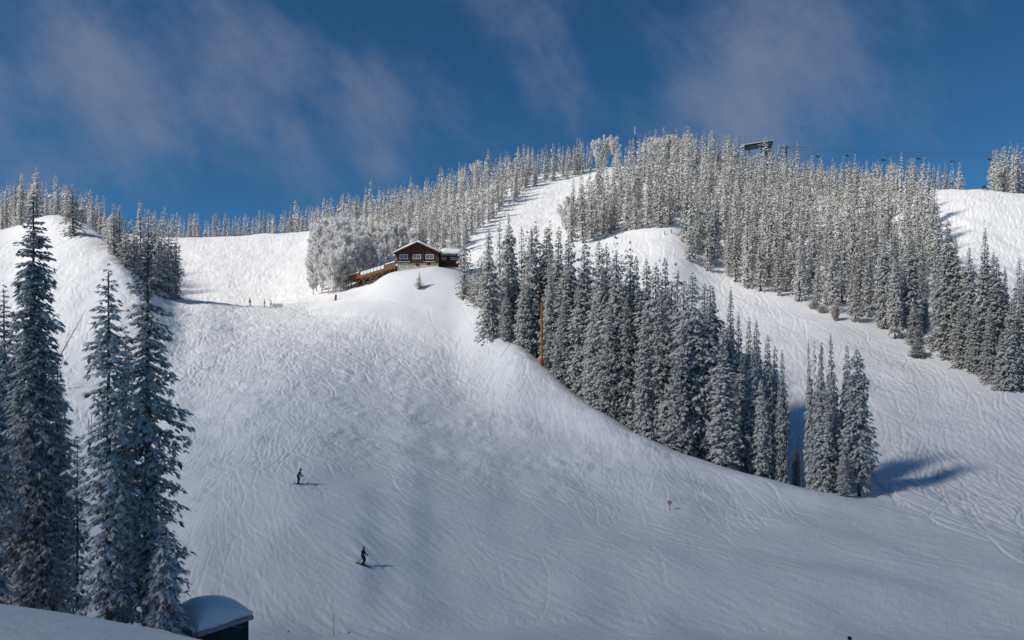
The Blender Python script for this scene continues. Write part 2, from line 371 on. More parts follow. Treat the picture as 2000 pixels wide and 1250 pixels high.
TR = blur(blur((groove+ridge).reshape(tny, tnx), 1, 0), 1, 1)
def sample(A, X, Y, c):
    m_, n_ = A.shape
    u = np.clip((X-RX0)/c-.5, 0, n_-1.001); v = np.clip((Y-RY0)/c-.5, 0, m_-1.001)
    i = v.astype(int); j = u.astype(int); a = v-i; b = u-j
    return A[i, j]*(1-a)*(1-b)+A[i+1, j]*a*(1-b)+A[i, j+1]*(1-a)*b+A[i+1, j+1]*a*b
def relief(X, Y):
    inside = (X > RX0) & (X < RX1) & (Y > RY0) & (Y < RY1)
    return np.where(inside, sample(H, X, Y, RC)+sample(TR, X, Y, TC), 0)
def ground(X, Y):
    X = np.asarray(X, float); Y = np.asarray(Y, float); return zbase(X, Y)+relief(X, Y)
def at(px, Y, dz=0.0):
    """a point standing on the ground at a bearing and a distance"""
    X = (px-1000)/F*Y; return Vector((X, Y, float(ground(X, Y))+dz))

def build_terrain():
    px = np.concatenate([np.arange(-1600, -120, 40.), np.arange(-120, 2121, 2.2), np.arange(2160, 3601, 40.)])
    Y = np.concatenate([np.geomspace(2.3, 48, 70)[:-1], np.arange(48, 56, .5), np.arange(56, 100, .24), np.arange(100, 150, .34), np.arange(150, 220, .5),
                        np.arange(220, 350, 1.2), np.geomspace(350, 1500, 26)])
    PX, YY = np.meshgrid(px, Y); X = (PX-1000)/F*YY
    Z = zbase(X, YY)+relief(X, YY)
    V = np.stack([X, YY, Z], -1).reshape(-1, 3); nr, nc = X.shape
    i = np.arange((nr-1)*(nc-1)); r = i//(nc-1); c = i % (nc-1); a = r*nc+c
    Q = np.stack([a, a+1, a+nc+1, a+nc], 1)
    o = link('ground', np_mesh('ground', V, Q, [M_SNOW], smooth=True)); o['kind'] = 'structure'
    tag(o, 'snow covered valley and ski slopes scored by ski tracks')
build_terrain()

# a bank of cloud drifting in front of the sun, behind and to the left of the camera: it shades the near slope
def build_cloud():
    R1, R2, hmax, dist = 270.0, 205.0, 48.0, 700.0
    centre = Vector((-62, 13, -15)) + SDIR*dist
    nr, na = 30, 72; r = np.random.default_rng(3); V = []; T = []
    ph = r.uniform(0, 6.28, (6,)); 
    for side in (1, -1):
        for i in range(nr+1):
            q = i/nr
            for k in range(na):
                a = 2*math.pi*k/na
                w = 1+.07*math.sin(3*a+ph[0])+.05*math.sin(5*a+ph[1])+.03*math.sin(9*a+ph[2])
                lump = 1+.07*math.sin(7*q+3*a+ph[3])*q+.05*math.sin(11*q-5*a+ph[4])*q
                h = hmax*max(0.0, 1-q**1.25)**1.35*lump
                V.append((R1*w*q*math.cos(a), R2*w*q*math.sin(a), side*h*(.7 if side < 0 else 1.0)))
    n1 = (nr+1)*na
    for s in (0, 1):
        for i in range(nr):
            for k in range(na):
                a, b = s*n1+i*na+k, s*n1+i*na+(k+1) % na
                T.append((a, b, b+na, a+na) if s == 0 else (a, a+na, b+na, b))
    me = bpy.data.meshes.new('cloud'); me.from_pydata(V, [], T)
    bm = bmesh.new(); bm.from_mesh(me); bmesh.ops.remove_doubles(bm, verts=bm.verts, dist=.01)
    bmesh.ops.recalc_face_normals(bm, faces=bm.faces); bm.to_mesh(me); bm.free()
    m = bpy.data.materials.new('cloud_vapour'); m.use_nodes = True; nt = m.node_tree; nt.nodes.clear()
    o_ = nt.nodes.new('ShaderNodeOutputMaterial'); v = nt.nodes.new('ShaderNodeVolumePrincipled')
    v.inputs['Color'].default_value = (.95, .95, .96, 1); v.inputs['Density'].default_value = 0.0225
    nt.links.new(v.outputs[0], o_.inputs['Volume']); me.materials.append(m)
    c = link('cloud', me, loc=centre); c['kind'] = 'stuff'
    c.rotation_euler = SDIR.to_track_quat('Z', 'X').to_euler()
    tag(c, 'bank of thin cloud drifting in front of the sun', 'cloud')
build_cloud()

# ------------------------------------------------------------------ tree materials and generators
def frost_material(name, c_lo, c_hi, rough=.8, scale=1.3, trans=0.0):
    m = bpy.data.materials.new(name); m.use_nodes = True; nt = m.node_tree; b = nt.nodes['Principled BSDF']
    b.inputs['Roughness'].default_value = rough; b.inputs['Specular IOR Level'].default_value = .15
    tc = nt.nodes.new('ShaderNodeTexCoord'); t = nt.nodes.new('ShaderNodeTexNoise'); t.inputs['Scale'].default_value = scale; t.inputs['Detail'].default_value = 4
    nt.links.new(tc.outputs['Object'], t.inputs['Vector'])
    oi = nt.nodes.new('ShaderNodeObjectInfo')
    ad = nt.nodes.new('ShaderNodeMath'); ad.operation = 'MULTIPLY_ADD'; nt.links.new(oi.outputs['Random'], ad.inputs[0]); ad.inputs[1].default_value = .34
    nt.links.new(t.outputs['Fac'], ad.inputs[2])
    r = nt.nodes.new('ShaderNodeMapRange'); nt.links.new(ad.outputs[0], r.inputs[0]); r.inputs[1].default_value = .45; r.inputs[2].default_value = .85
    mx = nt.nodes.new('ShaderNodeMix'); mx.data_type = 'RGBA'; nt.links.new(r.outputs[0], mx.inputs['Factor'])
    mx.inputs[6].default_value = (*c_lo, 1); mx.inputs[7].default_value = (*c_hi, 1)
    nt.links.new(mx.outputs[2], b.inputs['Base Color'])
    if trans:      # ice crystals pass part of the light on
        tr = nt.nodes.new('ShaderNodeBsdfTranslucent'); nt.links.new(mx.outputs[2], tr.inputs['Color'])
        ms = nt.nodes.new('ShaderNodeMixShader'); ms.inputs[0].default_value = trans
        nt.links.new(b.outputs[0], ms.inputs[1]); nt.links.new(tr.outputs[0], ms.inputs[2])
        nt.links.new(ms.outputs[0], nt.nodes['Material Output'].inputs['Surface'])
    return m
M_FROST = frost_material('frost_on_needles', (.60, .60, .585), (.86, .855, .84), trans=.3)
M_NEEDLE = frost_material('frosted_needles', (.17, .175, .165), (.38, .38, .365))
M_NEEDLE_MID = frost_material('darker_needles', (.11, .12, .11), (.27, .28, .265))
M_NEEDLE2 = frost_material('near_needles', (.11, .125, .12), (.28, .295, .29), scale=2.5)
M_FROST2 = frost_material('hoar_frost_near', (.64, .65, .655), (.90, .905, .905), scale=2.5, trans=.25)
M_BARK = mat('bark', (.07, .055, .045), .9, ((.16, .13, .11), 3.0, (6, 6, .6)), .5)
M_ASPEN = mat('aspen_bark', (.46, .44, .41), .9, ((.26, .24, .21), 2.0, (3, 3, 1)), .3)
M_TWIG = frost_material('frosted_twigs', (.84, .83, .82), (.95, .945, .94), trans=.5)
M_BUSH = frost_material('reddish_twigs', (.30, .23, .20), (.50, .44, .41))
M_DEAD = mat('dead_wood', (.10, .085, .075), .9, ((.20, .18, .17), 2.0, (4, 4, .5)), .4)

def fingers(P, O, S, r, nf, up, droop, wid, lenk):
    """sprays of pointed fingers: P points, O outward directions, S sizes"""
    n = len(P); Vs = []; Ts = []; k = 0
    for j in range(nf):
        a = r.uniform(-1.25, 1.25, n) if nf > 1 else r.uniform(-.5, .5, n)
        c, s = np.cos(a), np.sin(a)
        d = np.stack([O[:, 0]*c-O[:, 1]*s, O[:, 0]*s+O[:, 1]*c, O[:, 2]], 1)
        l = np.stack([-d[:, 1], d[:, 0], r.uniform(-.35, .35, n)], 1)
        L = (S*lenk*r.uniform(.6, 1.25, n))[:, None]; w = L*wid*r.uniform(.7, 1.3, n)[:, None]
        z = np.array([0, 0, 1.0]); dr = (droop*r.uniform(.5, 1.4, n))[:, None]
        b = P+z*up*S[:, None]+r.normal(0, .12, (n, 3))*S[:, None]
        m = b+d*L*.5-z*dr*L*.35; lft = m+l*w-z*w*.5; rgt = m-l*w-z*w*.5; tip = b+d*L-z*dr*L
        V = np.stack([b, lft, tip, rgt, m+z*w*.35], 1).reshape(-1, 3)
        q = np.arange(n)[:, None]*5+k
        Ts.append(np.concatenate([q+np.array([[0, 4, 1]]), q+np.array([[4, 2, 1]]), q+np.array([[0, 3, 4]]), q+np.array([[4, 3, 2]])]))
        Vs.append(V); k += n*5
    return np.concatenate(Vs), np.concatenate(Ts)

def conifer(seed, H=20., R=2.6, whorls=45, nb=7, csize=.62, spacing=.75, base=.05, power=.8, gaps=.12, nf=2, nd=1, droop=.55, lean=.0, sparse=0.0, frost=M_FROST, wid=.33, dual=True, taper=1.55):
    r = np.random.default_rng(seed); P = []; O = []; S = []; B = []
    t = base+(1-base)*np.linspace(0, 1, whorls)**.92
    wmul = np.clip(r.normal(1, .13, whorls), .6, 1.3); blob = 1+.16*np.sin(np.linspace(0, r.uniform(9, 16), whorls)+r.uniform(0, 6))
    side = r.uniform(0, 6.28); off = 0
    for i, ti in enumerate(t):
        rad = R*min(1.0, (1-ti)*taper)**power*wmul[i]*blob[i]*(.72+.28*min(1, (ti-base)/.12+.35))+.06
        n_b = max(3, int(round(nb*(.55+.45*min(1, rad/R*1.5))))); off += 2.4
        for k in range(n_b):
            if r.random() < gaps: continue
            a = off+6.2832*k/n_b+r.normal(0, .28); L = rad*r.uniform(.72, 1.12)*(1+.12*math.cos(a-side))
            if sparse and r.random() < sparse: L *= .35
            z0 = ti*H+r.normal(0, .18)*H/whorls
            slope = .35*(ti > .85)-.18-.32*(1-ti)+r.normal(0, .08)
            dx, dy = math.cos(a), math.sin(a)
            ncl = max(1, int(round(L/spacing)))
            for c in range(ncl):
                q = (c+r.uniform(.35, 1.0))/ncl if ncl > 1 else r.uniform(.45, .8)
                q = min(q, 1)*.86; lat = r.normal(0, .18)*L*q
                P.append((dx*L*q-dy*lat, dy*L*q+dx*lat, z0+slope*L*q-.10*L*q*q)); O.append((dx, dy, slope*.6)); S.append(csize*r.uniform(.7, 1.25)*(.34+.66*min(1, L/R*1.7)))
            B.append(((0, 0, z0), (dx*L*.9, dy*L*.9, z0+slope*L*.9-.08*L)))
    P = np.array(P); O = np.array(O); S = np.array(S)
    # leader
    nt_ = 5; P = np.concatenate([P, np.stack([r.normal(0, .03, nt_), r.normal(0, .03, nt_), H*(1-.028*np.arange(nt_))], 1)])
    O = np.concatenate([O, np.stack([np.cos(np.arange(nt_)*2.1)*.5, np.sin(np.arange(nt_)*2.1)*.5, np.full(nt_, .5)], 1)]); S = np.concatenate([S, np.full(nt_, csize*.36)])
    V1, T1 = fingers(P, O, S, r, nf, .06, droop, wid, 1.0)
    V2, T2 = fingers(P, O, S, r, nd, -.16, droop*1.15, wid*1.05, .95)
    V = np.concatenate([V1, V2]); T = np.concatenate([T1, T2+len(V1)]); mi = np.concatenate([np.zeros(len(T1)), np.ones(len(T2))])
    return V, T, mi, B
def trunk_mesh(name, H, r0, B=None, br=.03, n=7, seed=0, m=None, bow=.0):
    rr = random.Random(seed); mb = MB()
    pts = [(bow*math.sin(i/8*3.1)+rr.uniform(-.02, .02), rr.uniform(-.02, .02), -.8+(H*.98+.8)*i/8) for i in range(9)]
    mb.tube(pts, [r0*(1.15-i/8*1.05)+.01 for i in range(9)], n)
    if B:
        for a, b in B: mb.tube([a, b], [br, br*.3], 3, False)
    me = bpy.data.meshes.new(name); me.from_pydata(mb.v, [], mb.f); me.materials.append(m or M_BARK); me.update()
    me.polygons.foreach_set('use_smooth', [True]*len(me.polygons)); return me

def aspen(seed, Hh=13., R=3.0, limbs=30, twigs=140):
    r = np.random.default_rng(seed); mb = MB(); V = []; T = []
    pts = [Vector((r.normal(0, .12)*i*.4, r.normal(0, .12)*i*.4, -.6+(Hh*.93+.6)*i/7)) for i in range(8)]
    mb.tube(pts, [.15*(1-i/7*.9)+.012 for i in range(8)], 5)
    ends = []
    for k in range(limbs):
        f = r.uniform(.12, .93); p = pts[0].lerp(pts[-1], f); i = min(6, int(f*7)); p = pts[i].lerp(pts[i+1], f*7-i)
        a = r.uniform(0, 6.28); reach = R*math.sqrt(max(.06, 1-((f-.52)/.52)**2))*r.uniform(.5, 1.0); rise = reach*r.uniform(.9, 1.7)
        q = p+Vector((math.cos(a)*reach*.55, math.sin(a)*reach*.55, rise*.55)); e = p+Vector((math.cos(a)*reach, math.sin(a)*reach, rise))
        e.z = min(e.z, Hh*1.02)
        mb.tube([p, q, e], [.045, .03, .012], 3, False); ends.append((p, q, e))
    n = limbs*twigs; idx = r.integers(0, limbs, n); u = r.uniform(.15, 1.05, n)
    A = np.array([[tuple(x) for x in t] for t in ends])[idx]
    P = np.where((u < .5)[:, None], A[:, 0]+(A[:, 1]-A[:, 0])*(u*2)[:, None], A[:, 1]+(A[:, 2]-A[:, 1])*(u*2-1)[:, None])+r.normal(0, .12, (n, 3))
    d = r.normal(0, 1, (n, 3)); d[:, 2] = np.abs(d[:, 2])*.9+.25; d /= np.linalg.norm(d, axis=1)[:, None]
    L = r.uniform(.45, 1.25, n)[:, None]; s = np.cross(d, r.normal(0, 1, (n, 3))); s /= np.linalg.norm(s, axis=1)[:, None]; w = r.uniform(.04, .10, n)[:, None]
    V = np.stack([P-s*w, P+s*w, P+d*L, P+d*L*.55+s*w*2+r.normal(0, .2, (n, 3))*L], 1).reshape(-1, 3)
    k = np.arange(n)[:, None]*4; T = np.concatenate([k+np.array([[0, 1, 2]]), k+np.array([[0, 1, 3]])])
    return mb, V, T

# ------------------------------------------------------------------ tree prototypes
def proto_conifer(name, **k):
    V, T, mi, B = conifer(**k); fr = k.get('frost', M_FROST)
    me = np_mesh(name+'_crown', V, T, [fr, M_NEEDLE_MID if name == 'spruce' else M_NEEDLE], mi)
    return me, trunk_mesh(name+'_trunk', k.get('H', 20.), .011*k.get('H', 20.), None, seed=k['seed'])
MID = [proto_conifer('spruce', seed=100+i, R=R, whorls=66, nb=9, csize=.46, spacing=.46, base=b, power=p, gaps=.10, nf=3, nd=1, taper=tp)
       for i, (R, b, p, tp) in enumerate([(1.9, .04, .8, 1.6), (2.3, .05, .75, 1.5), (2.7, .03, .8, 1.4), (1.6, .06, .7, 1.8), (2.1, .10, .65, 1.9), (2.5, .03, .9, 1.25), (1.8, .05, .9, 1.3), (3.0, .05, .7, 1.35)])]
MIDR = [1.9, 2.3, 2.7, 1.6, 2.1, 2.5, 1.8, 3.0]
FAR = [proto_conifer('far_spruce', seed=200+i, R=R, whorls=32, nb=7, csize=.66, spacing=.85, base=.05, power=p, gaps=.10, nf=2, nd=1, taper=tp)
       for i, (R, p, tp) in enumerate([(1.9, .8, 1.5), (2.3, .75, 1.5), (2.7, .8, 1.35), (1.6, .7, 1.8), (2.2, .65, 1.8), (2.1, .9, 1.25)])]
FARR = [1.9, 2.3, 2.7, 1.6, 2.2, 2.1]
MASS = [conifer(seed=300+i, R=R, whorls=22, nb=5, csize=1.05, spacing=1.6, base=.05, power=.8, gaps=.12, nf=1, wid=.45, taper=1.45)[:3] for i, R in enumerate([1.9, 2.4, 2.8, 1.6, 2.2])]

def tree_height(px, Y, top):
    p = at(px, Y); return max(2.0, (HZ-top)*Y/F-p.z), p
TREES = []     # every spruce beyond the foreground: dict(px, Y, h, w, region, kind)
def add_tree(px, Y, h, w=None, region='', slender=None):
    h = float(h); TREES.append(dict(px=px, Y=Y, h=h, w=w, region=region, top=None))
# the stand on the shoulder in the middle: (bearing, top, metres behind the crest line, half width px)
STAND = [(908, 452, 25, 15), (905, 540, 23, 10), (926, 522, 23, 14), (955, 445, 6, 20), (940, 500, 22, 14), (978, 427, 14, 16), (997, 418, 12, 18), (1018, 443, 22, 15), (1039, 447, 10, 20), (990, 560, 4, 12),
  (1064, 445, 18, 18), (1074, 432, 24, 16), (1086, 444, 14, 20), (1025, 545, 6, 16), (1075, 520, 6, 20), (1105, 500, 16, 18), (1116, 473, 22, 18), (1140, 468, 20, 22), (1152, 461, 26, 18), (1100, 580, 5, 20), (1128, 560, 9, 22), (1160, 590, 5, 22),
  (1170, 505, 18, 18), (1182, 520, 12, 20), (1202, 463, 22, 20), (1190, 600, 5, 22), (1218, 502, 18, 16), (1232, 475, 24, 15), (1244, 502, 26, 14), (1225, 580, 8, 24), (1252, 560, 14, 20), (1277, 516, 20, 16), (1287, 509, 24, 15), (1300, 505, 22, 17),
  (1262, 610, 5, 22), (1295, 560, 8, 30), (1320, 530, 16, 18), (1345, 535, 7, 42), (1374, 555, 15, 20), (1398, 562, 20, 15), (1423, 562, 24, 17), (1330, 640, 4, 26), (1385, 600, 8, 24), (1418, 640, 4, 27), (1444, 610, 16, 16), (1456, 620, 20, 15),
  (1468, 651, 8, 22), (1483, 627, 18, 16), (1500, 655, 10, 18), (1512, 676, 12, 15), (1526, 683, 7, 15), (1448, 690, 9, 18), (1556, 862, 12, 9), (1490, 740, 6, 18)]
for px, top, dy, w in STAND:
    Y = float(crestY(px))+dy; h, p = tree_height(px, Y, top); add_tree(px, Y, h, w*(1.36 if px < 1460 else 1.0)/F*Y, 'stand')
poisson_later = ([1030, 1100, 1160, 1250, 1330, 1420], [455, 470, 480, 505, 540, 590])
CLUST = [(1584, 664, 98, 13), (1591, 667, 100, 13), (1599, 670, 96, 20), (1603, 672, 99, 15), (1630, 651, 98, 21), (1658, 675, 97, 16), (1678, 679, 93, 31), (1638, 800, 95, 14), (1648, 877, 91.5, 16), (1612, 760, 95, 22)]
for px, top, Y, w in CLUST:
    h, p = tree_height(px, Y, top); add_tree(px, Y, h, w*.98/F*Y, 'cluster')
RIGHT = [(1852, 432, 140, 17), (1869, 461, 139, 19), (1893, 484, 137, 20), (1919, 447, 131, 20), (1941, 493, 132, 15), (1949, 502, 128, 17), (1964, 522, 129, 15), (1987, 504, 127, 15), (1997, 530, 122, 18), (1835, 520, 146, 18), (1850, 560, 141, 17), (1880, 580, 134.5, 20), (1905, 600, 130.5, 18),
  (1932, 610, 126.5, 16), (1975, 585, 122, 18), (1955, 640, 123, 13), (2010, 560, 124, 20), (2030, 520, 120, 22), (1787, 592, 150, 14), (1791, 662, 143.5, 14), (1802, 672, 142.5, 5), (1865, 520, 150, 18), (1905, 540, 146, 18), (1960, 560, 140, 16), (2050, 600, 116, 20)]
for px, top, Y, w in RIGHT:
    h, p = tree_height(px, Y, top); add_tree(px, Y, h, w*1.2/F*Y, 'right')
LEFT = [(143, 360, 206, 17), (222, 396, 196, 15), (234, 402, 198, 17), (247, 432, 190, 13), (212, 425, 200, 12), (276, 393, 203, 14), (288, 408, 201, 15), (303, 430, 200, 16), (316, 424, 203, 13), (330, 440, 201, 15), (343, 462, 203, 11), (322, 470, 198, 14), (262, 440, 192, 12), (256, 428, 200, 14), (296, 418, 208, 15), (336, 450, 207, 14), (228, 410, 204, 14), (310, 440, 196, 14)]
for px, top, Y, w in LEFT:
    h, p = tree_height(px, Y, top); add_tree(px, Y, h, w*1.25/F*Y, 'left')
h, p = tree_height(819, 184.5, 532); add_tree(819, 184.5, h, 8.5/F*185, 'lone')
def poisson(region, pxr, Yr, ok, sp, hr, seed, wr=(.10, .14), tries=9000, topline=None):
    r = np.random.default_rng(seed); pts = [((t['px']-1000)/F*t['Y'], t['Y']) for t in TREES]; grid = {}
    key = lambda x, y: (int(x//sp), int(y//sp))
    for q in pts: grid.setdefault(key(*q), []).append(q)
    for _ in range(tries):
        px = r.uniform(*pxr); Y = math.sqrt(r.uniform(Yr[0]**2, Yr[1]**2))
        if not ok(px, Y): continue
        X = (px-1000)/F*Y; kx, ky = key(X, Y); d = sp*r.uniform(.75, 1.1)
        if any((X-a)**2+(Y-b)**2 < d*d for i in (-1, 0, 1) for j in (-1, 0, 1) for a, b in grid.get((kx+i, ky+j), ())): continue
        grid.setdefault((kx, ky), []).append((X, Y)); h = r.uniform(*hr)*(1.0 if r.random() > .25 else r.uniform(.45, .8))*(1.18 if r.random() > .9 else 1)
        if topline is not None: h = max(4, (HZ-np.interp(px, topline[0], topline[1])+r.normal(0, 9))*Y/F-at(px, Y).z)
        add_tree(px, Y, h*(.78 if Y > 265 and px > 1560 and region == 'right forest' else 1), h*r.uniform(*wr)*.5*r.uniform(1.45, 2.1), region)
def py_of(px, Y): X = (px-1000)/F*Y; return HZ-F*float(zbase(X, Y))/Y
poisson('stand', (1030, 1400), (100, 190), lambda px, Y: crestY(px)+9 < Y < crestY(px)+30, 3.6, (16, 20), 20, topline=poisson_later, wr=(.12, .16))
# hillside forest on the right: above the piste edge, right of the upper run
def ok_r1(px, Y):
    py = py_of(px, Y)
    if (1250 < px < 1345 and Y > 336) or (1222 < px < 1252 and Y > 325): return False
    lo = np.interp(px, [1095, 1150, 1200, 1260, 1325, 1335, 1370, 1440, 1500, 1600, 1700, 1790, 1840], [470, 478, 455, 448, 440, 515, 527, 558, 577, 607, 650, 688, 700])
    xl = np.interp(py, [315, 335, 360, 400, 430, 470], [1245, 1228, 1200, 1160, 1128, 1110])
    xr = np.interp(py, [345, 370, 400, 430, 480, 560, 640, 700], [1860, 1780, 1795, 1815, 1832, 1838, 1832, 1800])
    return xl < px < xr and py < lo and Y < np.interp(px, [1100, 1300, 1500, 1600, 1700, 1800, 1860], [354, 346, 334, 332, 316, 284, 276])
poisson('right forest', (1095, 1860), (143, 356), ok_r1, 3.9, (12, 17.5), 21)
# hillside forest behind the lodge, left of the upper run
def ok_r2(px, Y):
    py = py_of(px, Y); xr = np.interp(py, [325, 338, 360, 385, 430, 470, 520], [1190, 1150, 1055, 1020, 958, 918, 915])
    return px < xr and Y > np.interp(px, [600, 640, 700, 770, 905, 960], [262, 262, 258, 250, 232, 240]) and py > 300 and Y < np.interp(px, [600, 700, 1000, 1200], [330, 337, 350, 356])
poisson('lodge forest', (605, 1195), (230, 356), ok_r2, 4.0, (9, 14), 22)
# skyline trees on the left
poisson('left skyline', (-60, 132), (236, 300), lambda px, Y: Y > np.interp(px, [0, 40, 80, 130], [236, 236, 250, 262]) , 4.6, (13, 17), 23)
poisson('left skyline', (105, 205), (238, 285), lambda px, Y: True, 5.2, (13, 16), 24, topline=([110, 170, 220, 290], [368, 385, 398, 415]))
poisson('centre skyline', (270, 640), (326, 352), lambda px, Y: True, 4.6, (9, 12), 25, topline=([280, 400, 480, 560, 640], [415, 432, 428, 415, 405]))
# skyline trees on the right, above and beyond the upper piste
poisson('right skyline', (1560, 1876), (279, 345), lambda px, Y: Y > np.interp(px, [1560, 1700, 1800, 1870], [334, 318, 290, 283]) and Y < np.interp(px, [1560, 1870], [345, 292]), 3.6, (8, 11), 26, topline=([1560, 1700, 1800, 1872], [322, 325, 322, 338]))
poisson('far right edge', (1938, 2100), (262, 285), lambda px, Y: True, 4.2, (13, 17), 27, topline=([1938, 1955, 2000, 2100], [305, 292, 290, 290]))

# which ones show: paint from near to far on a coarse view and count what is left of each
def visible_area():
    Wd, Hh = 1000, 625; used = np.zeros((Hh, Wd), bool); order = sorted(range(len(TREES)), key=lambda i: TREES[i]['Y'])
    cx = np.arange(Wd)*2
    for i in order:
        t = TREES[i]; p = at(t['px'], t['Y']); t['p'] = p
        y1 = HZ-F*p.z/t['Y']; y0 = HZ-F*(p.z+t['h'])/t['Y']; wp = F*t['w']/t['Y']; t['top'] = y0; t['base'] = y1; t['vis'] = 0
        # hidden by nearer ground?
        ys = np.arange(40, t['Y']-4, 3.0); Xs = (t['px']-1000)/F*ys
        hid = (HZ-F*zbase(Xs, ys)/ys).min()
        yb = min(y1, hid)
        for row in range(max(0, int(y0/2)), min(Hh-1, int(yb/2))):
            f = max(0.0, (row*2-y0)/max(1, y1-y0)); hw = wp*min(1, f*1.5)**.8
            a, b = max(0, int((t['px']-hw)/2)), min(Wd, int((t['px']+hw)/2)+1)
            if b > a: s = used[row, a:b]; t['vis'] += int((~s).sum()); s[:] = True
visible_area()
SEEN = sorted([t for t in TREES if t['vis'] > 2 or t['Y'] > 225], key=lambda t: -t['vis'])
SEEN = [t for t in SEEN if t['vis'] > 0]
SINGLE = SEEN[:300]; REST = [t for t in SEEN[300:] if t['vis'] > 3]

# ------------------------------------------------------------------ labels for the spruces
ORD = ['first', 'second', 'third', 'fourth', 'fifth', 'sixth', 'seventh', 'eighth', 'ninth', 'tenth', 'eleventh', 'twelfth', 'thirteenth', 'fourteenth', 'fifteenth',
       'sixteenth', 'seventeenth', 'eighteenth', 'nineteenth', 'twentieth']
def ordn(n):
    if n < 20: return ORD[n]
    n += 1; return '%d%s' % (n, {1: 'st', 2: 'nd', 3: 'rd'}.get(n % 10 if n % 100 // 10 != 1 else 0, 'th'))
PLACE = {'stand': 'shaded stand right of the lodge', 'cluster': 'isolated clump between the pistes', 'right': 'tall trees at the right edge',
         'left': 'trees along the left mogul hill', 'right forest': 'right hillside forest', 'lodge forest': 'forest behind the lodge',
         'left skyline': 'trees on the left skyline', 'centre skyline': 'skyline row left of the lodge', 'right skyline': 'skyline row below the chairlift', 'far right edge': 'group at the far right skyline'}
def build_spruces():
    byreg = {}
    for t in SINGLE: byreg.setdefault(t['region'], []).append(t)
    rr = random.Random(5)
    for reg, ts in byreg.items():
        rows = {}
        for t in ts:
            if reg in ('right forest', 'lodge forest'):
                e = t['base']; band_ = int((t['base']-300)//45)
            else: band_ = 0 if (reg in ('cluster', 'lone') or t['vis'] > 700 or reg not in ('stand', 'right')) else 1
            rows.setdefault(band_, []).append(t)
        allb = sorted(rows, reverse=True) if reg in ('right forest', 'lodge forest') else sorted(rows)
        for bi, b in enumerate(allb):
            for n, t in enumerate(sorted(rows[b], key=lambda t: t['px'])):
                asp = t['h']/t['w']
                look = 'slender' if asp > 12 else 'broad' if asp < 7.5 else 'narrow'
                if reg == 'lone': t['label'] = 'small lone snowy spruce on the smooth mound below the lodge'
                elif reg in ('right forest', 'lodge forest'):
                    rown = 'lowest tier' if bi == 0 else '%s tier' % ordn(bi)
                    t['label'] = '%s frosted spruce, %s from left, %s of the %s' % (look, ordn(n), rown, PLACE[reg])
                elif reg in ('stand', 'right'):
                    t['label'] = '%s frosted spruce, %s from left %s the %s' % (look, ordn(n), 'fronting' if b == 0 else 'half hidden in', PLACE[reg])
                else: t['label'] = '%s frosted spruce, %s from left among the %s' % (look, ordn(n), PLACE[reg])
    protos = {}
    for t in SINGLE:
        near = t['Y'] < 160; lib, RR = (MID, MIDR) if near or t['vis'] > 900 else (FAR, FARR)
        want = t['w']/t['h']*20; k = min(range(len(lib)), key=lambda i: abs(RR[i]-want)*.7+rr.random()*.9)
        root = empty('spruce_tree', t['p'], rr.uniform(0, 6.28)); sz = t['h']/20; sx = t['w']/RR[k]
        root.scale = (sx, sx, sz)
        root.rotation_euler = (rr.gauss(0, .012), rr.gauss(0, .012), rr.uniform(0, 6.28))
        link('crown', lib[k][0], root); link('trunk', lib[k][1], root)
        tag(root, t['label'], 'tree', {'lone': 'spruces'}.get(t['region'], 'spruces: '+PLACE.get(t['region'], '')))
build_spruces()
def build_mass():
    Vs = []; Ts = []; Ms = []; k = 0; rr = random.Random(9)
    tv, tf = [], []
    for t in REST:
        V, T, mi = MASS[rr.randrange(5)]; a = rr.uniform(0, 6.28); c, s = math.cos(a), math.sin(a); sz = t['h']/20; sx = t['w']/2.2
        X = np.stack([(V[:, 0]*c-V[:, 1]*s)*sx, (V[:, 0]*s+V[:, 1]*c)*sx, V[:, 2]*sz], 1)+np.array(t['p'])
        Vs.append(X); Ts.append(T+k); Ms.append(mi); k += len(V)
        w = .12; p = np.array(t['p']); q = np.array([[w, 0, -.5], [-w/2, w, -.5], [-w/2, -w, -.5], [0, 0, t['h']*.9]])+p
        Vs.append(q); Ts.append(np.array([[0, 1, 3], [1, 2, 3], [2, 0, 3]])+k); Ms.append(np.full(3, 2)); k += 4
    o = link('forest', np_mesh('forest', np.concatenate(Vs), np.concatenate(Ts), [M_FROST, M_NEEDLE, M_BARK], np.concatenate(Ms)))
    tag(o, 'dense frosted spruce forest filling the upper hillsides behind the nearer trees', 'forest', kind='stuff')
if REST: build_mass()

# ------------------------------------------------------------------ the dark frosted spruces in the left foreground
def fg_tree(px, Y, top, w, label, seed, whorls=70, nb=9, csize=.29, spacing=.25, gaps=.08, sparse=0.0, base=.05, power=.7, trunk=.17, nf=6, droop=.5, taper=1.5, rot=0.0):
    h, p = tree_height(px, Y, top)
    V, T, mi, B = conifer(seed=seed, H=h, R=w/F*Y, whorls=whorls, nb=nb, csize=csize, spacing=spacing, base=base, gaps=gaps, nf=nf, power=power, sparse=sparse, nd=2, frost=M_FROST2, wid=.19, droop=droop, taper=taper)
    root = empty('spruce_tree', p, rot)
    link('crown', np_mesh('spruce_crown', V, T, [M_FROST2, M_NEEDLE2], mi), root)
    link('trunk', trunk_mesh('spruce_trunk', h, trunk, B, .022, 9, seed), root)
    tag(root, label, 'tree', 'shaded spruces in the left foreground')
fg_tree(-38, 37, 455, 62, 'shaded frosted spruce cut off by the left picture edge', 51, whorls=62)
fg_tree(66, 41, 378, 72, 'tallest dense dark frosted spruce at the left, in front of the skyline', 52, whorls=80, nb=11, trunk=.22)
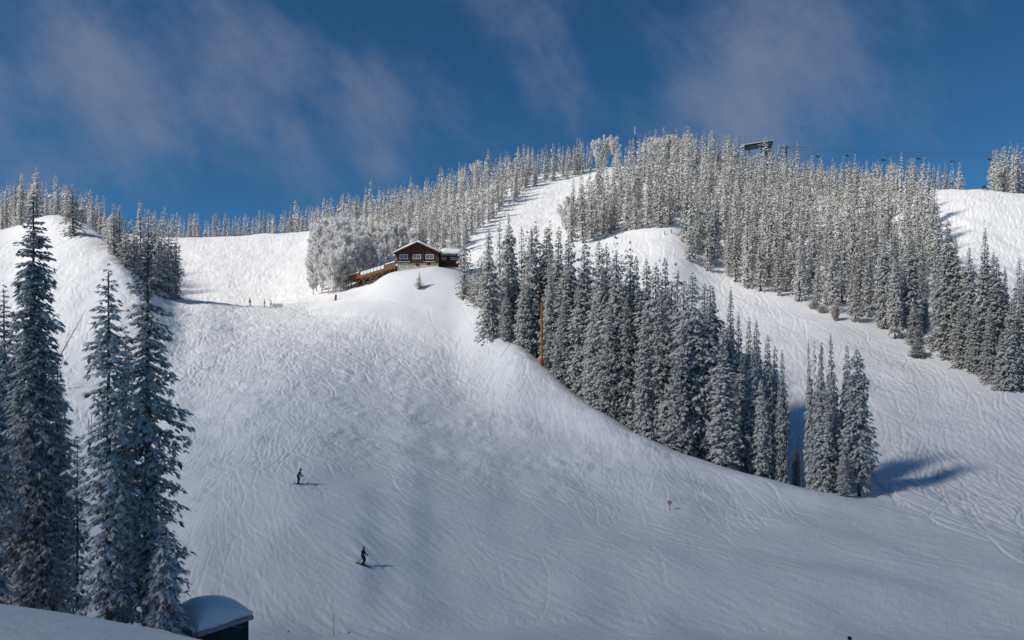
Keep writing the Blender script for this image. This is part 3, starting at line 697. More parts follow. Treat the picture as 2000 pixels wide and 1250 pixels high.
fg_tree(212, 38, 516, 50, 'shaded frosted spruce with bare grey trunk showing, second tall one from left', 53, whorls=56, nb=7, gaps=.2, sparse=.25, trunk=.16, taper=2.6, power=.6)
fg_tree(288, 40, 468, 72, 'ragged shaded frosted spruce beside the snow covered shed', 54, whorls=60, nb=8, gaps=.16, sparse=.22, trunk=.22, taper=2.4, power=.6)
fg_tree(151, 39, 852, 25, 'thin young frosted spruce between the tall foreground spruces', 55, whorls=34, nb=6, csize=.26, spacing=.3, gaps=.2, trunk=.07, power=1.0, taper=1.1)
fg_tree(246, 44, 640, 46, 'frosted spruce half hidden behind the two ragged foreground spruces', 56, whorls=54, nb=8, trunk=.13)
fg_tree(112, 45, 690, 46, 'frosted spruce half hidden behind the tallest foreground spruce', 57, whorls=54, nb=8, trunk=.14)
fg_tree(8, 44, 560, 60, 'frosted spruce behind the foreground spruces at the left edge', 58, whorls=62, nb=9, trunk=.16)
fg_tree(318, 38.5, 1010, 34, 'low bushy frosted spruce at the foot of the ragged one', 59, whorls=30, nb=8, csize=.34, spacing=.3, trunk=.07, power=.8, taper=1.1)

# ------------------------------------------------------------------ leafless frosted aspens
ASP = []
for i in range(5):
    mb, V, T = aspen(400+i, R=[3.0, 2.6, 3.4, 2.8, 3.1][i])
    tm = bpy.data.meshes.new('aspen_trunk'); tm.from_pydata(mb.v, [], mb.f); tm.materials.append(M_ASPEN); tm.update()
    ASP.append((tm, np_mesh('aspen_crown', V, T, [M_TWIG])))
def build_aspens():
    rr = random.Random(12)
    groups = [('leafless frosted aspen, %s from left in the grove left of the lodge', 'aspens left of the lodge',
               [(618, 470, 236), (632, 452, 240), (628, 480, 228), (648, 440, 238), (655, 470, 228), (668, 432, 240), (676, 455, 231), (690, 440, 238), (700, 462, 236), (708, 448, 244), (642, 500, 224), (664, 500, 226), (612, 500, 230), (625, 440, 250), (645, 428, 254), (660, 425, 256), (682, 422, 258), (700, 428, 256), (652, 486, 222), (680, 482, 228), (696, 480, 232)]),
              ('leafless frosted aspen, %s from left in the grove behind the lodge roof', 'aspens behind the lodge',
               [(724, 470, 238), (738, 455, 244), (750, 445, 246), (764, 437, 250), (778, 436, 250), (790, 440, 250), (806, 446, 246), (830, 455, 250), (850, 448, 250), (868, 452, 248), (884, 440, 250), (898, 455, 246), (742, 480, 236), (715, 490, 234), (730, 440, 262), (760, 425, 268), (790, 420, 270), (820, 425, 268), (845, 420, 270), (875, 420, 268), (758, 470, 238), (820, 440, 254), (860, 436, 258), (905, 430, 256)]),
              ('leafless frosted aspen, %s from left at the foot of the upper run', 'aspens below the upper run',
               [(1098, 402, 254), (1110, 385, 258), (1122, 395, 254), (1136, 388, 258), (1150, 400, 252), (1106, 420, 246), (1128, 415, 246), (1165, 410, 252)]),
              ('leafless frosted aspen, %s from left along the summit skyline', 'aspens on the summit',
               [(1183, 270, 354), (1198, 272, 352), (1258, 280, 345), (1270, 274, 343), (1283, 270, 342), (1295, 268, 341), (1307, 266, 341), (1319, 268, 340), (1331, 270, 339), (1343, 266, 338), (930, 318, 346), (905, 335, 345), (645, 420, 328), (1165, 276, 354)])]
    for lab, grp, L in groups:
        for n, (px, top, Y) in enumerate(sorted(L)):
            h, p = tree_height(px, Y, top); k = rr.randrange(5)
            root = empty('aspen_tree', p, rr.uniform(0, 6.28)); s = h/13; root.scale = (min(s, 1.25)*1.12, min(s, 1.25)*1.12, s)
            link('trunk', ASP[k][0], root); link('crown', ASP[k][1], root)
            tag(root, lab % ordn(n), 'tree', grp)
build_aspens()

# ------------------------------------------------------------------ materials for built things
M_LOG = mat('red_brown_boards', (.095, .034, .018), .75, ((.135, .052, .028), 1.2, (1, 1, 14)), .4)
M_LOG2 = mat('dark_red_boards', (.06, .021, .014), .75, ((.085, .03, .019), 1.2, (1, 1, 14)), .4)
M_TRIM = mat('dark_trim', (.06, .025, .018), .7, ((.09, .04, .03), 2, (1, 1, 1)))
M_PLASTER = mat('cream_plaster', (.60, .53, .40), .9, ((.52, .46, .35), 1.5, (1, 1, 1)), .15)
M_WHITE = mat('white_paint', (.78, .78, .76), .5, ((.70, .70, .69), 4, (1, 1, 1)))
M_GLASS = mat('window_glass', (.10, .14, .19), .08, ((.16, .21, .27), .9, (1, 1, 1)), spec=.6)
M_WOOD = mat('orange_stained_wood', (.19, .085, .036), .7, ((.125, .058, .027), 2.2, (2, 2, 6)), .3)
M_WOOD2 = mat('weathered_beam', (.13, .075, .04), .8, ((.20, .12, .07), 2.0, (2, 2, 2)), .3)
M_RED = mat('red_padding', (.50, .06, .035), .6, ((.40, .05, .03), 3, (1, 1, 1)))
M_HYD = mat('faded_red_padding', (.26, .065, .035), .7, ((.34, .09, .05), 3, (1, 1, 1)))
M_ORANGE = mat('orange_paint', (.50, .19, .035), .55, ((.40, .14, .03), 2, (1, 1, .3)))
M_STEEL = mat('galvanised_steel', (.30, .31, .32), .5, ((.22, .23, .24), 3, (1, 1, 1)), metal=.4)
M_DARK = mat('dark_steel', (.045, .05, .055), .6, ((.07, .075, .08), 3, (1, 1, 1)))
M_SHED = mat('dark_corrugated_wall', (.028, .033, .036), .6, ((.045, .05, .052), 3, (1, 1, .2)))
M_BLUESIGN = mat('blue_sign_print', (.06, .22, .45), .5, ((.08, .27, .52), 4, (1, 1, 1)))
M_NET = mat('green_netting', (.10, .17, .11), .8, ((.16, .22, .16), 6, (1, 1, 1)))
M_ROPE = mat('pale_rope', (.42, .40, .37), .8, ((.32, .31, .29), 5, (1, 1, 1)))
M_BLACK = mat('black_fabric', (.012, .012, .015), .8, ((.022, .022, .026), 6, (1, 1, 1)))
M_NAVY = mat('navy_blue_shell', (.010, .018, .16), .6, ((.016, .03, .22), 5, (1, 1, 1)))
M_BLUEJ = mat('bright_blue_shell', (.012, .04, .24), .6, ((.02, .06, .30), 5, (1, 1, 1)))
M_LIME = mat('lime_yellow_fabric', (.36, .42, .03), .6, ((.34, .40, .05), 5, (1, 1, 1)))
M_OLIVE = mat('olive_lime_jacket', (.22, .28, .03), .7, ((.28, .34, .05), 5, (1, 1, 1)))
M_GREYJ = mat('pale_grey_jacket', (.42, .42, .42), .7, ((.50, .50, .49), 5, (1, 1, 1)))
M_SKIN = mat('skin', (.50, .30, .22), .6, ((.45, .26, .19), 6, (1, 1, 1)))

def dome_slab(name, x0, x1, y0, y1, zf, th, parent, nx_=16, ny_=10, edge=.18, seed=0, lumps=.05, m=None, rim=.35, shape=2.0, pillow=False):
    """a pillow of settled snow: bottom follows zf(x,y), top rounds off to the edges"""
    r = random.Random(seed); V = []; Fc = []; ph = [r.uniform(0, 6) for _ in range(4)]
    for s in (0, 1):
        for j in range(ny_+1):
            for i in range(nx_+1):
                u, v = i/nx_, j/ny_; x = x0+(x1-x0)*u; y = y0+(y1-y0)*v; z = zf(x, y)
                e = min(1, min(u, 1-u)*(x1-x0)/edge/4, min(v, 1-v)*(y1-y0)/edge/4); e = max(0, 1-(1-e)**shape)**(1/shape)
                if pillow: e = (max(0, 1-abs(2*u-1)**2.6)*max(0, 1-abs(2*v-1)**2.6))**.62*(1-.16*u)
                wob = 0.05*math.sin(x*2.1+ph[2])*(j in (0, ny_))
                V.append((x+.04*math.sin(y*3+ph[0])*(i in (0, nx_)), y+wob, z+(th*(rim+(1-rim)*e)*(1+lumps*math.sin(x*1.3+ph[0])+lumps*math.sin(y*1.7+x*.6+ph[1])) if s else 0)))
    n1 = (nx_+1)*(ny_+1); c = nx_+1
    for s in (0, 1):
        for j in range(ny_):
            for i in range(nx_):
                a = s*n1+j*c+i; Fc.append((a, a+1, a+c+1, a+c))
    loop = [i for i in range(nx_+1)]+[j*c+nx_ for j in range(1, ny_+1)]+[ny_*c+i for i in range(nx_-1, -1, -1)]+[j*c for j in range(ny_-1, 0, -1)]
    for a, b in zip(loop, loop[1:]+loop[:1]): Fc.append((a, b, b+n1, a+n1))
    mb = MB(); mb.add(V, Fc); return mb.build(name, m or M_PAD, parent, smooth=True)

# ------------------------------------------------------------------ the lodge
def window(parent, x0, x1, z0, z1, y, panes=2, fw=.12, glass=M_GLASS, frame=M_WHITE):
    """glazed opening in a wall facing -y: outer frame, a pane object per light"""
    w = MB().box(x0, x1, y-.07, y+.04, z1-fw, z1).box(x0, x1, y-.10, y+.04, z0, z0+fw).box(x0, x0+fw, y-.069, y+.04, z0+fw, z1-fw).box(x1-fw, x1, y-.069, y+.04, z0+fw, z1-fw)
    pw = (x1-x0-2*fw)/panes
    for k in range(1, panes): w.box(x0+fw+k*pw-.05, x0+fw+k*pw+.05, y-.068, y+.04, z0+fw, z1-fw)
    f = w.build('window', frame, parent)
    for k in range(panes):
        a = x0+fw+k*pw+(.05 if k else 0); b = x0+fw+(k+1)*pw-(.05 if k < panes-1 else 0)
        MB().box(a, b, y-.02, y+.03, z0+fw, z1-fw).build('pane', glass, f)
    return f
def build_lodge():
    Y0 = 200.0; X0 = (775-1000)/F*Y0; gz = float(ground(X0+5, Y0+4))
    zf = (HZ-512)*Y0/F; L = empty('lodge', (X0, Y0, zf)); Wd = 10.95; Dp = 13.0; eave = 2.35; peak = 4.85
    MB().box(.12, Wd-.12, .12, Dp-.1, -5.0, 0).build('foundation', M_PLASTER, L)
    ex = .0
    # gable wall built as separate boards
    bh = .245; nbd = int(peak/bh)
    for k in range(nbd):
        z0, z1 = k*bh, (k+1)*bh-.018
        inset = 0 if z1 <= eave else (z1-eave)/(peak-eave)*Wd/2
        if Wd-2*inset < .5: break
        MB().box(inset, Wd-inset, -.03+.012*(k % 3), .1, z0, z1).build('board', M_LOG, L)
    MB().add([(0, .1, 0), (Wd, .1, 0), (Wd, .1, eave), (Wd/2, .1, peak), (0, .1, eave), (0, Dp, 0), (Wd, Dp, 0), (Wd, Dp, eave), (Wd/2, Dp, peak), (0, Dp, eave)],
             [(0, 1, 2, 3, 4), (9, 8, 7, 6, 5), (0, 4, 9, 5), (1, 6, 7, 2), (0, 5, 6, 1), (4, 3, 8, 9), (3, 2, 7, 8)]).build('wall', M_LOG2, L)
    for x in (3.45, 6.85): MB().box(x, x+.3, -.16, -.04, 0, eave+(x/(Wd/2) if x < Wd/2 else (Wd-x-.3)/(Wd/2))*(peak-eave)-.05).build('pilaster', M_LOG2, L)
    for x0 in (.75, 4.15, 7.5): window(L, x0, x0+2.15, .78, 2.0, -.05)
    MB().box(-.05, Wd+.05, -.14, .05, -.22, -.01).build('sill_beam', M_TRIM, L)
    for a, b in ((.3, 3.4), (7.0, 10.0)): MB().box(a, b, -.30, -.05, .02, .12).build('ledge_snow', M_PAD, L)
    for x0 in (.75, 2.85): window(L, x0, x0+1.0, -1.25, -.45, .10, 1, .07, mat('frosted_glass', (.30, .36, .38), .2, ((.40, .45, .46), 2, (1, 1, 1))))
    for x0, z0, z1 in ((4.9, -1.0, -.42), (7.85, -.72, .05)): 
        f = MB().box(x0, x0+.9, .02, .14, z0, z1).build('hatch', M_LOG2, L); MB().box(x0+.1, x0+.8, -.01, .03, z0+.08, z1-.08).build('hatch_panel', M_LOG, f)
    # roof planes with overhang, fascia and snow
    ov, of = .7, .9; sl = (peak-eave)/(Wd/2)
    for sgn, nm in ((-1, 0), (1, 1)):
        xe = -ov if sgn < 0 else Wd+ov; ze = eave-sl*ov
        rf = MB().add([(Wd/2, -of, peak+.05), (xe, -of, ze+.05), (xe, Dp+.4, ze+.05), (Wd/2, Dp+.4, peak+.05), (Wd/2, -of, peak+.25), (xe, -of, ze+.25), (xe, Dp+.4, ze+.25), (Wd/2, Dp+.4, peak+.25)],
              [(0, 3, 2, 1), (4, 5, 6, 7), (0, 1, 5, 4), (1, 2, 6, 5), (2, 3, 7, 6), (3, 0, 4, 7)]).build('roof', M_TRIM, L)
        MB().bar((Wd/2, -of-.05, peak+.06), (xe, -of-.05, ze+.06), .08, .34).build('fascia', M_LOG2, rf)
        a, b = (xe+.02, Wd/2) if sgn < 0 else (Wd/2, xe-.02)
        dome_slab('roof_snow', a, b, -of+.06, Dp+.3, lambda x, y: (eave+.26+sl*(x if x < Wd/2 else Wd-x)), .75, rf, seed=nm, edge=.12)
    ch = MB().box(9.0, 9.7, 6.5, 7.2, 2.6, 4.35).build('chimney', M_STEEL, L); dome_slab('snow_cap', 8.95, 9.75, 6.45, 7.25, lambda x, y: 4.35, .3, ch, 6, 6, .08)
    # lower wing on the right
    ax0, ax1, ay = Wd+.13, Wd+6.0, 1.6
    MB().box(ax0, ax1-.4, ay+.1, ay+9, -1.35, 2.0).build('wing_wall', M_LOG2, L)
    MB().box(ax1-.395, ax1+.25, ay-.4, ay+8.5, -1.9, 2.0).build('wing_end_wall', M_LOG2, L)
    for k in range(12): MB().box(ax0, ax1-.4, ay-.03+.012*(k % 3), ay+.09, -1.0+k*.245, -1.0+(k+1)*.245-.018).build('board', M_LOG2, L)
    MB().box(ax0, ax1-.42, ay-.02, ay+.09, -1.85, -1.04).build('wing_foundation', M_PLASTER, L)
    for x0, x1 in ((ax0+.4, ax0+1.6), (ax0+2.75, ax0+4.5)): window(L, x0, x1, .85, 1.45, ay-.05, 1, .08)
    wr = MB().box(ax0, ax1+.5, ay-.75, ay+9.3, 2.0, 2.25).build('wing_roof', M_TRIM, L)
    dome_slab('roof_snow', ax0+.02, ax1+.42, ay-.72, ay+9.2, lambda x, y: 2.252+.05*(y-ay), 1.7, wr, seed=5, edge=.36, lumps=.04)
    for k in range(9):
        x = ax0+.5+k*.62; MB().tube([(x, ay-.70, 2.0), (x, ay-.70, 2.0-.25-.2*random.random())], [.05, .008], 5).build('icicle', M_PAD, wr)
    tag(L, 'red brown timber ski lodge with snowy gable roof on the mound', 'lodge')
    return X0, Y0, zf
LX, LY, LZ = build_lodge()

# ------------------------------------------------------------------ the deck running back and left from the lodge
def build_deck():
    d = Vector((-.66, 1, 0)).normalized(); nrm = Vector((-d.y, d.x, 0))       # away from the camera to the left
    nrm = Vector((-d.y, d.x, 0)) if (-d.y) < 0 else Vector((d.y, -d.x, 0))
    D = empty('wooden_deck', (LX-.2, LY-.2, LZ)); T = 37.0; W_ = 5.0
    P = lambda t, o, z: Vector((d.x*t+nrm.x*o, d.y*t+nrm.y*o, z))
    gnd = lambda v: float(ground(v.x+LX-.2, v.y+LY-.2))-LZ
    front = -0.0
    nb_ = 40
    for k in range(nb_):                                                      # deck planks
        a, b = T*k/nb_, T*(k+1)/nb_-.03
        c = [P(a, 0, -1.05), P(b, 0, -1.05), P(b, -W_, -1.05), P(a, -W_, -1.05)]
        MB().add(c+[v+Vector((0, 0, .09)) for v in c], [(0, 3, 2, 1), (4, 5, 6, 7), (0, 1, 5, 4), (1, 2, 6, 5), (2, 3, 7, 6), (3, 0, 4, 7)]).build('plank', M_WOOD2, D)
    MB().bar(P(0, .06, -1.22), P(T, .06, -1.22), .12, .5).build('edge_beam', M_WOOD, D)
    MB().bar(P(0, -W_+.1, -1.25), P(T, -W_+.1, -1.25), .12, .4).build('rear_beam', M_WOOD2, D)
    # solid board parapets at both ends, glass balustrade between
    for t0, t1 in ((0.1, 6.5), (24.5, 37.0)):
        for k in range(4):
            MB().bar(P(t0, .13, -.86+k*.25), P(t1, .13, -.86+k*.25), .07, .23).build('parapet_board', M_WOOD, D)
    MB().box(-.35, .35, -.35, .35, 0, 1.7).build('bin_post', M_WOOD, D).location = P(24.2, -.3, -.96)
    for k in range(8):
        t = 7.2+k*2.35; MB().bar(P(t, .1, -.95), P(t, .1, .35), .09, .09).build('rail_post', M_WOOD2, D)
        if k < 7: MB().bar(P(t+.15, .1, -.32), P(t+2.2, .1, -.32), .03, .95).build('glass_panel', M_PANEL, D)
    MB().bar(P(6.6, .1, .30), P(24.2, .1, .30), .10, .08).build('hand_rail', M_WOOD2, D)
    # posts and cross braces under the deck
    ts = [1.0, 4.0, 8.5, 13, 17.5, 22, 26.5, 31, 36.6]
    for t in ts:
        b = P(t, -.05, 0); MB().bar((b.x, b.y, min(gnd(b)-.6, -1.6)), (b.x, b.y, -1.45), .24, .24).build('post', M_WOOD2, D)
        b = P(t, -W_+.5, 0); MB().bar((b.x, b.y, min(gnd(b)-.6, -1.6)), (b.x, b.y, -1.45), .2, .2).build('post', M_WOOD2, D)
    for t0, t1, up in ((8.5, 13, 0), (13, 17.5, 1), (17.5, 22, 0), (13, 17.5, 0), (22, 26.5, 0)):
        lo, hi = -3.1, -1.5
        MB().bar(P(t0, .10+.05*up, hi if up == 0 else lo), P(t1, .10+.05*up, lo if up == 0 else hi), .1, .17).build('brace', M_WOOD, D)
    sg = MB().bar(P(32.6, .20, -.46), P(36.7, .20, -.46), .05, 1.15).build('sign_board', M_WHITE, D)
    MB().bar(P(32.7, .235, -.20), P(36.6, .235, -.20), .02, .48).build('sign_band', M_BLUESIGN, sg)
    MB().bar(P(32.7, .235, -.84), P(36.6, .235, -.84), .02, .22).build('sign_band', M_BLUESIGN, sg)
    b = P(36.9, .2, 0); MB().bar((b.x, b.y, gnd(b)-.4), (b.x, b.y, .25), .14, .14).build('end_post', M_WOOD, D)
    for (t0, t1, k) in ((.2, 6.4, 0), (24.8, 36.6, 1)):
        mb = MB(); c = [P(t0, .0, .12), P(t1, .0, .12), P(t1, .26, .12), P(t0, .26, .12)]
        mb.add(c+[v+Vector((0, 0, .16)) for v in c], [(0, 3, 2, 1), (4, 5, 6, 7), (0, 1, 5, 4), (1, 2, 6, 5), (2, 3, 7, 6), (3, 0, 4, 7)]).build('rail_snow', M_PAD, D)
    tag(D, 'wooden sun deck on braced posts with glass railing left of the lodge', 'deck')
    # furniture and folded parasols on the deck
    for n, (t, o, m, nm, lb) in enumerate([(9.0, -1.6, M_RED, 'deck_chair', 'red chair on the deck nearest the lodge, behind the glass railing'), (12.5, -2.0, M_WOOD, 'deck_chair', 'wooden chair in the middle of the deck behind the glass railing'),
                                         (16.0, -1.8, M_RED, 'deck_chair', 'red chair near the far end of the deck railing')]):
        p = P(t, o, -.96)+Vector((LX-.2, LY-.2, LZ)); C = empty(nm, p, n*.9)
        MB().box(-.3, .3, -.3, .3, .45, .52).build('seat', m, C); MB().box(-.3, .3, .25, .32, .52, 1.15).build('backrest', m, C)
        for sx in (-.26, .26):
            for sy in (-.26, .26): MB().box(sx-.03, sx+.03, sy-.03, sy+.03, 0, .45).build('leg', M_DARK, C)
        tag(C, lb, 'chair', 'chairs on the deck')
M_PANEL = mat('pale_glass_panel', (.55, .66, .68), .12, ((.62, .72, .74), 1.5, (1, 1, 1)), spec=.6)
build_deck()

# ------------------------------------------------------------------ the half buried shed in the left foreground
def build_shed():
    S = empty('shed', ((386-1000)/F*40, 40, (HZ-1240)/F*40), math.radians(58))     # origin: the corner nearest the camera, at eaves height
    a, b, ev = 3.35, 2.6, -.02                                                      # right-hand wall along x, left-hand wall along y
    MB().box(.15, a, .15, b, -4.5, ev-.02).build('wall', M_SHED, S)
    for k in range(24):
        x = .2+k*(a-.25)/23; MB().box(x-.03, x+.03, .115, .148, -4.5, ev-.04).build('rib', M_SHED, S)
    for k in range(18):
        y = .2+k*(b-.25)/17; MB().box(.115, .148, y-.03, y+.03, -4.5, ev-.04).build('rib', M_SHED, S)
    rf = MB().box(-.05, a+.15, -.05, b+.15, ev, ev+.12).build('roof', M_STEEL, S)
    MB().box(-.05, a+.15, -.09, -.052, ev-.08, ev+.14).build('fascia', M_STEEL, rf)
    MB().box(-.09, -.052, -.05, b+.15, ev-.08, ev+.14).build('fascia', M_STEEL, rf)
    dome_slab('roof_snow', -.02, a+.12, -.02, b+.12, lambda x, y: ev+.122, 1.35, rf, 40, 40, .44, 3, .07, rim=.18, pillow=True)
    tag(S, 'dark metal shed with a thick rounded cap of snow on its roof', 'shed')
build_shed()

# ------------------------------------------------------------------ poles, signs, fences
def pole(name, px, Y, h, r, m, label, cat, lean=0.0, pad=None):
    p = at(px, Y, -.3); root = empty(name, p); 
    MB().tube([(0, 0, 0), (lean*h, 0, h+.3)], [r, r*.8], 8).build('pole', m, root)
    if pad: MB().tube([(0, 0, .1), (lean*pad[0], 0, .3+pad[0])], [pad[1], pad[1]], 10).build('pad', M_RED, root)
    tag(root, label, cat); return root
Yp = float(crestY(1058))-1.2
sp = pole('snowmaking_pole', 1058, Yp, 11.4, .22, M_ORANGE, 'tall orange snowmaking pole with red padded foot in front of the stand', 'pole', pad=(1.0, .36))
MB().tube([(-.1, .1, 11.2), (-3.3, .3, 7.5), (-7.7, .8, 1.6)], [.05, .05, .035], 5).build('lance', M_STEEL, sp)
MB().box(-.25, .25, -.1, .1, 10.9, 11.15).build('clamp', M_DARK, sp)
sg = pole('snow_gun_stick', 655, 201, 4.6, .06, M_STEEL, 'red padded hydrant stick leaning beside the end of the deck', 'hydrant', lean=.08)
MB().tube([(.02, 0, .2), (.15, 0, 1.75)], [.30, .28], 8).build('pad', M_HYD, sg)
slow = pole('slow_sign', 1308, 87.6, 1.1, .04, M_RED, 'round red warning disc on a short stick in the open piste', 'sign')
MB().tube([(0, -.06, 1.25), (0, .02, 1.25)], [.24, .24], 16).build('disc', M_RED, slow)
MB().tube([(0, -.075, 1.25), (0, -.062, 1.25)], [.15, .15], 16).build('disc_face', M_GREYJ, slow)
pole('marker_stick', 1829, 97.5, 1.4, .05, M_RED, 'leaning red marker stick in the shadow right of the clump', 'marker', lean=.22)
pole('marker_stick', 652, 60.5, 1.6, .022, M_DARK, 'thin dark marker stick on the snow right of the shed', 'marker')
for px, Y, lb in ((562, 60, 'small orange flag stick right of the shed'), (680, 60.2, 'small orange flag stick at the bottom picture edge')):
    p = pole('flag_stick', px, Y, .35, .012, M_RED, lb, 'flag'); MB().box(0, .11, -.008, .008, .5, .62).build('flag', M_RED, p)
for k, (px, Y) in enumerate(((173, 118), (179, 119))):
    pole('bare_pole', px, Y, 2.6, .045, M_DARK, ['left', 'right'][k]+' one of two thin poles behind the foreground spruces', 'pole')
def rope(name, pts, r, m, label, cat):
    mb = MB(); mb.tube(pts, r, 5); o = mb.build(name, m); tag(o, label, cat)
a = Vector(((368-1000)/F*41, 41, (HZ-1203)/F*41)); b = Vector(((500-1000)/F*43, 41.0, (HZ-1226)/F*41)); c = (a+b)/2-Vector((0, 0, .10))
rope('boundary_rope', [a, a.lerp(c, .5)-Vector((0, 0, .02)), c, c.lerp(b, .5)-Vector((0, 0, .02)), b], .018, M_ROPE, 'pale rope strung in front of the shed', 'rope')
# leaning dead tree, snag
def snag(px, Y, h, lean, label, r0=.10, branches=5, seed=0):
    r = random.Random(seed); root = empty('dead_tree', at(px, Y, -.4)); MB().tube([(0, 0, 0), (lean*h*.5, 0, h*.5), (lean*h, .1, h)], [r0, r0*.7, r0*.15], 7).build('trunk', M_DEAD, root)
    for k in range(branches):
        f = r.uniform(.35, .95); s = r.choice((-1, 1)); q = Vector((lean*h*f, 0, h*f)); MB().tube([q, q+Vector((s*r.uniform(.2, .7), r.uniform(-.3, .3), r.uniform(.0, .25)))], [r0*.25, .01], 4).build('branch', M_DEAD, root)
    tag(root, label, 'dead tree')
snag(75, 135, 15.2, .55, 'bare dead tree leaning right behind the tallest foreground spruce', .12, 14, 1)
snag(1566, 101, 9.2, -.01, 'bare broken snag standing between the stand and the isolated clump', .11, 5, 2)
snag(1528, 103, 1.8, -1.2, 'fallen grey log at the foot of the stand', .10, 2, 3)
snag(1535, 104, 11, .005, 'grey dead trunk at the right end of the stand', .13, 10, 5)
# safety net
def build_net():
    p = at(532, 203); q = at(552, 202.5); N = empty('safety_net', p); d = q-p
    for k in range(5):
        s = d*(k/4); MB().tube([(s.x, s.y, s.z-.3), (s.x, s.y, s.z+.95)], .03, 5).build('stake', M_DARK, N)
    mb = MB()
    for k in range(31): s = d*(k/30); mb.bar((s.x, s.y, s.z+.05), (s.x, s.y, s.z+.9), .03, .03)
    for k in range(9): z = .05+.85*k/8; mb.bar((0, -.01, z), (d.x, d.y-.01, d.z+z), .03, .03)
    o = mb.build('netting', M_NET, N); o['kind'] = 'stuff'
    tag(N, 'low green safety net on stakes beside the three skiers', 'net')
build_net()
# rail along the edge of the upper run and its poles
for k, (px, Y, h) in enumerate(((1044, 331, 7), (1089, 349, 8))):
    pole('lift_post', px, Y, h, .22, M_BARK, ['dark post', 'taller dark post'][k]+[' left of the upper run, lower one', ' left of the upper run near the skyline'][k], 'post')
def build_fence():
    pts = [(922, 252), (945, 264), (970, 279), (995, 294), (1020, 310), (1042, 324)]; Q = [at(*p) for p in pts]; R0 = empty('snow_fence', Q[0]); o = Q[0]
    for q in Q: MB().tube([q-o-Vector((0, 0, .3)), q-o+Vector((0, 0, 3.0))], .09, 5).build('post', M_DARK, R0)
    for z in (1.2, 2.8):
        for a_, b_ in zip(Q, Q[1:]): MB().bar(a_-o+Vector((0, 0, z)), b_-o+Vector((0, 0, z)), .09, .09).build('rail', M_DARK, R0)
    tag(R0, 'dark rail fence along the left edge of the upper run', 'fence')
build_fence()
for k, px in enumerate((1921, 1924)):
    p = pole('piste_sign', px, 262+k, 1.7, .06, M_DARK, ['left', 'right'][k]+' small dark piste sign at the top of the upper right slope', 'sign'); MB().box(-.4, .4, -.04, .04, 1.2, 2.0).build('board', M_DARK, p)

# ------------------------------------------------------------------ radio mast, chairlift, bird
def build_mast():
    Y = 352; p = at(1240, Y, -.5); top = (HZ-247)*Y/F-p.z; M = empty('radio_mast', p)
    for k in range(3):
        a = k*2.094; MB().tube([(.55*math.cos(a), .55*math.sin(a), 0), (.2*math.cos(a), .2*math.sin(a), top*.8)], .09, 5).build('leg', M_DARK, M)
    mb = MB()
    for k in range(18):
        z = k*top*.8/18; r = .4-.28*k/18; mb.tube([(r, 0, z), (-r*.5, r*.866, z+.7), (-r*.5, -r*.866, z+1.2)], .025, 4)
    mb.build('lattice', M_DARK, M)
    MB().tube([(0, 0, top*.78), (0, 0, top)], [.14, .09], 6).build('whip', M_WHITE, M)
    for z, s in ((.62, 1), (.36, 1)):
        MB().tube([(.25*s, 0, top*z), (1.1*s, 0, top*z)], .05, 5).build('arm', M_STEEL, M); MB().tube([(1.1, -.1, top*z-.1), (1.1, -.35, top*z-.1)], [.12, .42], 10).build('dish', M_WHITE, M)
    for x, z in ((-.7, .45), (-.35, .55)): MB().tube([(x, 0, top*z-2), (x, 0, top*z+2)], .05, 5).build('dipole', M_WHITE, M); 
    tag(M, 'thin radio mast with small white dishes on the summit', 'mast')
build_mast()
